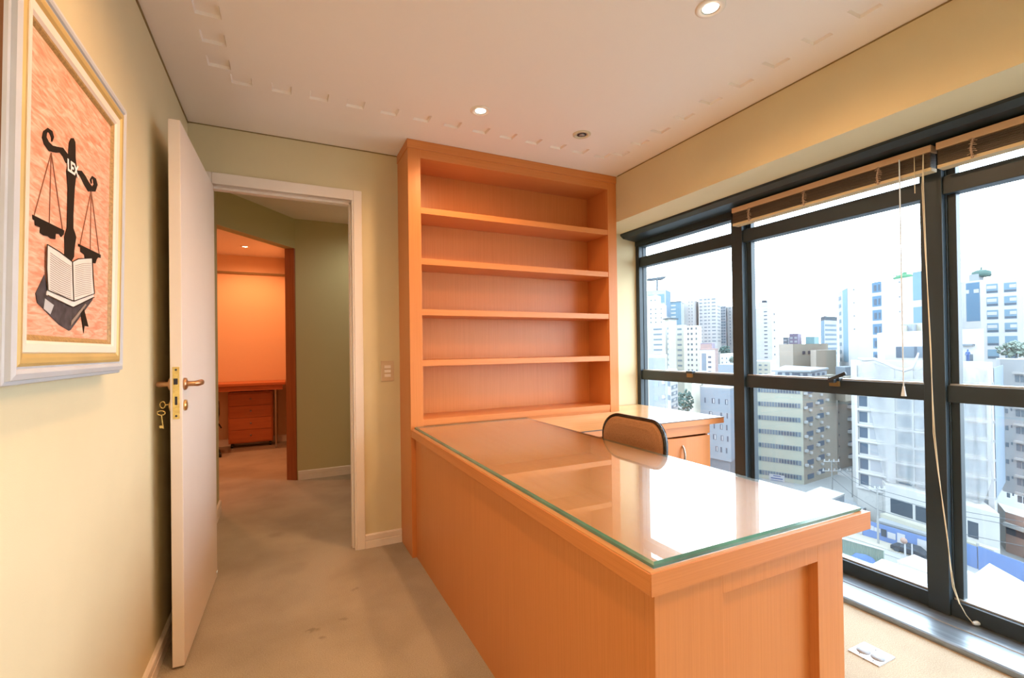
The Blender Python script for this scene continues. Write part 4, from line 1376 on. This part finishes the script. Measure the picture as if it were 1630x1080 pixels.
# penthouse
ph = building('penthouse', 'white set back rooftop storey with a dark window strip above the netting', (1396, 92), (1408, 84), (1566, 72), 529, X['white'], X['white'], zb=cb['zt'] - 0.4)
windows(ph, 'R', [(0.13, 0.62)], 32, 1, 1, 17, X['win'], 'window_strip')
windows(ph, 'R', [(0.13, 0.19), (0.33, 0.36)], 32, 1, 1, 17, X['wind'], 'dark_sash', proud=0.08)
windows(ph, 'R', [(0.84, 0.9)], 40, 1, 1, 10, X['wind'], 'doorway', proud=0.08)
windows(ph, 'R', [(0.80, 0.92)], 22, 1, 1, 2.2, X['roofd'], 'canopy', proud=0.8, thick=0.8)
for k, (px, py) in enumerate(((1432, 528), (1447, 528), (1461, 526))):
    q = at(px, py, 84)
    o = G().box(q.x - 0.9, q.y - 0.9, ph['zt'], q.x + 0.9, q.y + 0.9, ph['zt'] + 1.1 + 0.2 * k).build('roof_unit', X['winl'] if k % 2 else X['cream'], ph['root'])


def net(name, label, grid_px, D0, D1, rows=18, cols=22):
    """hanging cloth between an upper and a lower photo outline, kept on the facade plane and creased"""
    top, bot = grid_px
    vs, fs = [], []
    for j in range(rows + 1):
        t = j / rows
        for i in range(cols + 1):
            s = i / cols
            def ev(poly, s):
                q = s * (len(poly) - 1)
                a = min(int(q), len(poly) - 2)
                f = q - a
                return poly[a][0] * (1 - f) + poly[a + 1][0] * f, poly[a][1] * (1 - f) + poly[a + 1][1] * f
            x0, y0 = ev(top, s)
            x1, y1 = ev(bot, s)
            px, py = x0 * (1 - t) + x1 * t, y0 * (1 - t) + y1 * t
            D = D0 + (D1 - D0) * (px - 1361) / 219.0
            w = 0.22 * math.sin(s * 23 + math.sin(t * 5) * 1.5) + 0.12 * math.sin(s * 51 + t * 7)
            if t < 0.12:
                w += 0.25 * math.sin(s * 15 + t * 40)
            vs.append(at(px, py, D - 1.6 + w))
    n = cols + 1
    for j in range(rows):
        for i in range(cols):
            fs.append((j * n + i, j * n + i + 1, (j + 1) * n + i + 1, (j + 1) * n + i))
    g = G().add(vs, fs, True)
    o = g.build(name, NETM, None)
    md = o.modifiers.new('cloth', 'SOLIDIFY')
    md.thickness = 0.03
    tag(o, label, 'netting')
    return o


NETM, nt, b_p = newmat('white_construction_net')
b_p.inputs['Base Color'].default_value = (0.95 * KE * 1.1, 0.98 * KE * 1.1, 1.0 * KE * 1.1, 1)
b_p.inputs['Roughness'].default_value = 0.9
tcn = N(nt, 'ShaderNodeTexCoord')
nn = N(nt, 'ShaderNodeTexNoise')
nn.inputs['Scale'].default_value = 0.5
nn.inputs['Detail'].default_value = 5
nt.links.new(tcn.outputs['Object'], nn.inputs['Vector'])
mr = N(nt, 'ShaderNodeMapRange')
mr.inputs['To Min'].default_value = 0.12
mr.inputs['To Max'].default_value = 0.36
nt.links.new(nn.outputs['Fac'], mr.inputs['Value'])
nt.links.new(mr.outputs[0], b_p.inputs['Alpha'])
net('construction_net', 'white construction net draped over the facade left of the thick mullion',
    ([(1370, 574), (1385, 577), (1400, 580), (1420, 588), (1440, 592), (1460, 590), (1480, 580), (1500, 592)],
     [(1408, 768), (1412, 771), (1418, 772), (1432, 768), (1442, 765), (1455, 778), (1470, 785), (1500, 790)]), 82, 66)
net('construction_net', 'white construction net draped over the facade right of the thick mullion',
    ([(1500, 592), (1520, 590), (1540, 586), (1555, 588), (1568, 590), (1578, 588)],
     [(1500, 790), (1520, 792), (1545, 800), (1555, 806), (1566, 800), (1578, 770)]), 82, 66, 16, 14)
# rolled net edge on top
g = G().tube([at(px, py, 82 - 16 * (px - 1361) / 219.0 - 3.0) for px, py in ((1366, 571), (1376, 573), (1392, 572), (1408, 578), (1424, 586), (1440, 590), (1452, 586), (1458, 574), (1462, 562))],
            [0.2, 0.3, 0.25, 0.28, 0.22, 0.3, 0.25, 0.2, 0.12], 8)
tag(g.build('rolled_net', X['net']), 'twisted roll of white net along the top of the renovated facade', 'netting')

# podium
pd = building('podium', 'street podium of the renovated building with big dark shop openings', (1388, 88), (1409, 76), (1590, 62), 771, X['offwhite'], X['offwhite'])
windows(pd, 'R', [(0.055, 0.275), (0.305, 0.45), (0.60, 0.72), (0.76, 0.84)], 31, 1, 1, 22, X['dark'], 'shop_opening', 0.05, 0.2)
windows(pd, 'R', [(0.0, 1.0)], 50, 1, 1, 9, X['cream'], 'slab', 1.2, 1.2)
windows(pd, 'R', [(0.08, 0.62)], 62, 1, 1, 9, X['roofd'], 'lower_opening', 0.05, 0.2)
# right-edge apartments
rb2 = building('right_apartments', 'pale apartment block at the right edge with paired windows', (1585, 86), (1592, 80), (1660, 74), 572, X['cool'], X['cool'], zb=-24)
windows(rb2, 'R', [(0.10, 0.17)], 55, 26.5, 8, 7, X['win'])
windows(rb2, 'R', [(0.235, 0.265)], 52, 26.5, 8, 4, X['win'], 'small_window')
windows(rb2, 'R', [(0.36, 0.46), (0.49, 0.57)], 30, 26.5, 8, 10, X['win'])
windows(rb2, 'R', [(0.34, 0.60)], 21, 26.5, 9, 3.2, X['white'], 'lintel', 0.4, 0.5)
bk = building('brick_wall_block', 'low block with pale pink brick wall below the right edge apartments', (1588, 72), (1600, 68), (1680, 62), 815, X['offwhite'], X['brick'])
windows(bk, 'R', [(0.0, 1.0)], 19, 1, 1, 6, X['offwhite'], 'band', 0.4, 0.5)
windows(bk, 'R', [(0.02, 0.6)], 29, 1, 1, 10, X['dark'], 'opening', 0.05, 0.2)

# worker on the roof
wk = G()
q0 = at(1541, 583, 70)
q0.z = cb['zt'] + 0.02
for sx in (-0.1, 0.1):
    wk.tube([q0 + Vector((0, sx, 0.0)), q0 + Vector((0.02, sx, 0.45)), q0 + Vector((0, sx * 0.8, 0.88))], [0.06, 0.075, 0.10], 8)
    wk.tube([q0 + Vector((0, sx * 2.0, 1.38)), q0 + Vector((-0.03, sx * 2.6, 1.1)), q0 + Vector((-0.2, sx * 2.2, 0.92))], [0.06, 0.05, 0.04], 8)
wk.lathe([(0.01, 0.80), (0.17, 0.84), (0.15, 1.05), (0.20, 1.32), (0.16, 1.45), (0.06, 1.50), (0.06, 1.56), (0.10, 1.62), (0.105, 1.70), (0.07, 1.78), (0.01, 1.80)], q0, 'z', 12)
wko = wk.build('person', X['blue'])
tag(wko, 'person in blue standing on the roof behind the netting', 'person')

# --- low roofs and street furniture left of the podium
for i, (name, lab, pts, z, mat) in enumerate([
    ('low_roof', 'pale flat roof over the yard left of the pole', ((1290, 802), (1330, 790), (1384, 806), (1354, 820)), GZ + 2.2, 'roof'),
    ('low_roof', 'pale flat roof with skylights nearer the tan office', ((1278, 786), (1306, 775), (1345, 786), (1318, 797)), GZ + 4.5, 'offwhite'),
    ('low_roof', 'long grey sheet roof directly behind the blue hoarding', ((1394, 828), (1412, 821), (1500, 841), (1500, 858)), GZ + 2.4, 'roof'),
    ('white_roof', 'bright white warehouse roof at the foot of the window, left of the thick mullion', ((1377, 905), (1404, 890), (1500, 922), (1500, 975), (1450, 945)), GZ + 8, 'wroof'),
    ('white_roof', 'smaller white gable roof beside the dark car', ((1428, 893), (1455, 883), (1500, 902), (1500, 922), (1475, 912)), GZ + 6, 'wroof'),
    ('white_roof', 'large bright white roof below the window right of the thick mullion', ((1500, 890), (1552, 914), (1575, 897), (1680, 955), (1680, 1050), (1500, 950)), GZ + 8, 'wroof')]):
    root = empty(name, tuple(gp(*pts[0], z=GZ)))
    tag(root, lab, 'roof')
    P = [gp(x, y, z=z) for x, y in pts]
    G().prism([p - up(0.3) for p in P], (0, 0, 0.3)).build('roof_sheet', X[mat], root)
    ctr = sum(P, Vector((0, 0, 0))) / len(P)
    P2 = [ctr + (p - ctr) * 0.96 for p in P]
    G().prism([Vector((p.x, p.y, GZ)) for p in P2], (0, 0, z - 0.3 - GZ)).build('walls', X['grey'], root)

# hoarding
fa, fb_ = gp(1374, 853), gp(1500, 893)
fr = empty('blue_hoarding', tuple(fa))
tag(fr, 'long blue hoarding with white notice boards along the pavement', 'fence')
fdir = (fb_ - fa).normalized()
fn = Vector((fdir.y, -fdir.x, 0))
if fn.dot(CAM - fa) < 0:
    fn = -fn
fl = (fb_ - fa).length


def fbox(parent, name, s0, s1, z0, z1, off, th, mat, A=fa, d=fdir, n=fn):
    a, e = A + d * s0, A + d * s1
    bb = [a + n * off, e + n * off, e + n * (off + th), a + n * (off + th)]
    return G().hexa([p + up(z0) for p in bb], [p + up(z1) for p in bb]).build(name, mat, parent)


fbox(fr, 'panel', 0, fl, 0, 2.6, 0, 0.1, X['fence'])
for s0, s1, z0, z1, m in ((0.02, 0.065, 1.5, 2.5, 'red'), (0.11, 0.16, 1.3, 2.0, 'sign'), (0.165, 0.25, 1.3, 1.9, 'sign'), (0.26, 0.33, 0.9, 2.0, 'dark'), (0.345, 0.45, 0.9, 1.8, 'sign'),
                          (0.47, 0.57, 0.6, 2.1, 'sign'), (0.72, 0.83, 0.7, 2.1, 'sign')):
    fbox(fr, 'notice_board', s0 * fl, s1 * fl, z0, z1, 0.1, 0.06, X[m])
f2a, f2b = gp(1500, 884), gp(1556, 907)
f2 = empty('blue_hoarding', tuple(f2a))
tag(f2, 'short blue hoarding with a teal poster right of the thick mullion', 'fence')
d2 = (f2b - f2a).normalized()
fbox(f2, 'panel', 0, (f2b - f2a).length, 0, 3.0, 0, 0.1, X['fence'], f2a, d2, fn)
fbox(f2, 'notice_board', (f2b - f2a).length * 0.5, (f2b - f2a).length * 0.66, 1.2, 2.6, 0.1, 0.06, X['teal'], f2a, d2, fn)
f3a, f3b = gp(1558, 908), gp(1660, 950)
f3 = empty('blue_hoarding', tuple(f3a))
tag(f3, 'blue hoarding at the right edge behind the large white roof', 'fence')
d3 = (f3b - f3a).normalized()
fbox(f3, 'panel', 0, (f3b - f3a).length, 0, 3.2, 0, 0.1, X['fence'], f3a, d3, fn)
wsn = empty('white_hoarding', tuple(gp(1330, 842)))
tag(wsn, 'white hoarding with faint green lettering left of the blue one', 'fence')
wA, wB = gp(1325, 838), gp(1373, 852.5)
wd = (wB - wA).normalized()
fbox(wsn, 'panel', 0, (wB - wA).length, 0, 2.6, 0, 0.1, X['sign'], wA, wd, fn)
tc2 = bpy.data.curves.new('hoarding_text', 'FONT')
tc2.body = 'PINE'
tc2.size = 1.5
tc2.extrude = 0.02
to = bpy.data.objects.new('hoarding_text', tc2)
COL.objects.link(to)
bpy.context.view_layer.update()
dg = bpy.context.evaluated_depsgraph_get()
me = bpy.data.meshes.new_from_object(to.evaluated_get(dg))
bpy.data.objects.remove(to)
me.materials.append(X['green'])
lo = bpy.data.objects.new('lettering', me)
COL.objects.link(lo)
lo.parent = wsn
p0 = wA + wd * ((wB - wA).length - 3.9) + fn * 0.13 + up(0.7)
z_ = Vector((0, 0, 1))
nx = wd.cross(z_)
lo.matrix_local = Matrix.Translation(p0 - wsn.location) @ Matrix(((wd.x, 0, nx.x), (wd.y, 0, nx.y), (0, 1, 0))).to_4x4()

# corrugated fence and blue tarpaulin in the near yard
ca, cb_ = gp(1330, 884), gp(1408, 908)
cf = empty('corrugated_fence', tuple(ca))
tag(cf, 'pale corrugated metal fence at the near side of the road', 'fence')
cd = (cb_ - ca).normalized()
g = G()
L_ = (cb_ - ca).length
nseg = 60
pts_ = []
for k in range(nseg + 1):
    pts_.append(ca + cd * (L_ * k / nseg) + fn * (0.10 if k % 2 else 0.0))
for k in range(nseg):
    a, e = pts_[k], pts_[k + 1]
    g.add([a, e, e + up(2.6), a + up(2.6)], [(0, 1, 2, 3)])
cfo = g.build('corrugated_sheet', X['greenl'], cf)
cfo.modifiers.new('thick', 'SOLIDIFY').thickness = 0.05
fbox(cf, 'top_rail', 0, L_, 2.6, 2.72, -0.05, 0.2, X['offwhite'], ca, cd, fn)
tq = [gp(px, py, z=GZ + 2.0) for px, py in ((1356, 891), (1362, 893), (1374, 897), (1383, 901), (1388, 904))]
tag(G().tube(tq, [0.5, 1.0, 1.15, 1.1, 0.5], 12).build('blue_tarpaulin', X['blue']), 'rolled blue tarpaulin lying by the corrugated fence', 'tarpaulin')

# car
cq = gp(1449, 884)
car = empty('car', tuple(cq), math.atan2(fdir.y, fdir.x))
tag(car, 'dark hatchback parked on the road before the blue hoarding', 'car')
prof = [(-2.1, 0.35), (-2.12, 0.8), (-1.95, 0.98), (-1.2, 1.02), (-0.75, 1.42), (0.9, 1.45), (1.6, 1.0), (2.05, 0.92), (2.1, 0.35)]
G().prism([(x, -0.82, z) for x, z in prof], (0, 1.64, 0)).build('car_body', X['car'], car, bevel=0.08, local=True)
G().prism([(x, -0.835, z) for x, z in ((-0.95, 1.04), (-0.68, 1.34), (0.85, 1.37), (1.35, 1.04))], (0, 1.67, 0)).build('side_windows', X['wind'], car, local=True)
G().hexa([(-1.17, -0.7, 1.03), (-1.17, 0.7, 1.03), (-1.13, 0.7, 1.04), (-1.13, -0.7, 1.04)], [(-0.80, -0.65, 1.38), (-0.80, 0.65, 1.38), (-0.74, 0.65, 1.40), (-0.74, -0.65, 1.40)]).build('windscreen', X['win'], car, local=True)
for x in (-1.3, 1.3):
    for y in (-0.84, 0.64):
        G().cyl((x, y, 0.33), 0.33, 0.2, 'y', 16).build('wheel', X['dark'], car, local=True)


def pole(name, label, foot, h, arms=(), r=0.16, cat='pole', mat='pole'):
    f = gp(*foot)
    root = empty(name, tuple(f))
    tag(root, label, cat)
    G().tube([f, f + up(h)], [r, r * 0.7], 8).build('mast', X[mat], root)
    for (z, w) in arms:
        a, e = f + up(z) - fdir.cross(up(1)) * 0 - RGT * w, f + up(z) + RGT * w
        G().tube([a, e], 0.09, 6).build('crossarm', X['ac'], root)
        for t in (0.05, 0.35, 0.65, 0.95):
            q = a + (e - a) * t
            G().tube([q, q + up(0.45)], [0.14, 0.1], 6).build('insulator', X['ac'], root)
    return f


f1 = pole('utility_pole', 'concrete utility pole rising before the blue hoarding', (1398, 867), 8.6, [(8.3, 1.2)])
f2_ = pole('utility_pole', 'utility pole with two crossarms beside the tan office', (1325, 800), 4.8 + 3.2, [(7.8, 1.5), (6.0, 1.8)])
pole('sign_post', 'white post with a round sign before the blue hoarding', (1441, 892), 2.4, [], 0.14, 'post', 'sign')
qs = gp(1441, 892) + up(2.75)
sgn_ = G().lathe([(0.01, 0), (0.42, 0), (0.42, 0.08), (0.01, 0.08)], (qs.x - 0.3, qs.y, qs.z), 'x', 18).build('round_road_sign', X['brick'])
tag(sgn_, 'round pinkish road sign on top of the white post', 'sign')
pole('bollard', 'slim white post right of the round sign', (1452, 893), 2.3, [], 0.12, 'post', 'sign')
pole('lamp_mast', 'grey pole at the corner of the blue hoarding, right of the thick mullion', (1557, 906), 3.4, [], 0.2)
wv = empty('overhead_wires', tuple(f2_ + up(7.8)))
tag(wv, 'thin overhead wires strung along the street', 'wires')
for dz_ in (8.3, 7.6, 5.2):
    a, e = f2_ + up(dz_ - 0.5), f1 + up(dz_)
    far = gp(1640, 925) + up(dz_ - 1.0)
    G().tube([a, (a + e) / 2 - up(0.4), e, (e + far) / 2 - up(0.5), far], 0.035, 5).build('wire', X['wire'], wv)
f5 = pole('utility_pole', 'small pale utility pole in front of the netted building base', (1357, 792), 5.5, [(5.2, 1.0)], 0.15)


def tree(label, px, py, D, wpx, hpx, mat, trunk=True):
    c = at(px, py, D)
    k = D / FPX
    root = empty('tree', (c.x, c.y, GZ))
    tag(root, label, 'tree', 'trees among the buildings')
    rx, rz = wpx * k / 2, hpx * k / 2
    g = G()
    rnd = random.Random(int(px * 7 + py))
    for i in range(190):
        th, ph_ = rnd.uniform(0, 2 * math.pi), math.acos(rnd.uniform(-1, 1))
        rr = rnd.uniform(0.45, 1.0)
        q = c + Vector((math.cos(th) * math.sin(ph_) * rx * rr, math.sin(th) * math.sin(ph_) * rx * rr, math.cos(ph_) * rz * rr))
        s = rnd.uniform(0.08, 0.17) * min(rx, rz * 1.3)
        vs = [q + Vector(v) * s * rnd.uniform(0.8, 1.25) for v in ((1, 0, 0), (-1, 0, 0), (0, 1, 0), (0, -1, 0), (0, 0, 1), (0, 0, -1),
                                                                  (.6, .6, .6), (-.6, .6, .6), (.6, -.6, .6), (-.6, -.6, .6), (.6, .6, -.6), (-.6, .6, -.6), (.6, -.6, -.6), (-.6, -.6, -.6))]
        g.add(vs, [(0, 6, 4, 8), (0, 8, 5, 12), (0, 12, 5, 10), (0, 10, 2, 6), (1, 9, 4, 7), (1, 7, 2, 11), (1, 11, 5, 13), (1, 13, 3, 9), (2, 7, 4, 6), (2, 10, 5, 11), (3, 8, 4, 9), (3, 13, 5, 12), (3, 12, 0, 8)])
    g.build('crown', mat, root)
    G().tube([Vector((c.x, c.y, GZ)), Vector((c.x + 0.2, c.y, (GZ + c.z) / 2)), c], [0.4, 0.3, 0.15], 7).build('trunk', X['roofd'], root)


tree('bluish green tree between the white buildings, behind the side desk', 1090, 640, 125, 26, 40, X['greend'])
tree('dark leafy tree on the rise left of the first dark mullion', 1154, 558, 215, 17, 16, X['greend'])
tree('small pale tree beside the low white house', 1166, 573, 175, 11, 12, X['greenl'])
tree('pale green tree on the roof line at the right edge of the photo', 1618, 556, 100, 44, 26, X['greenl'])
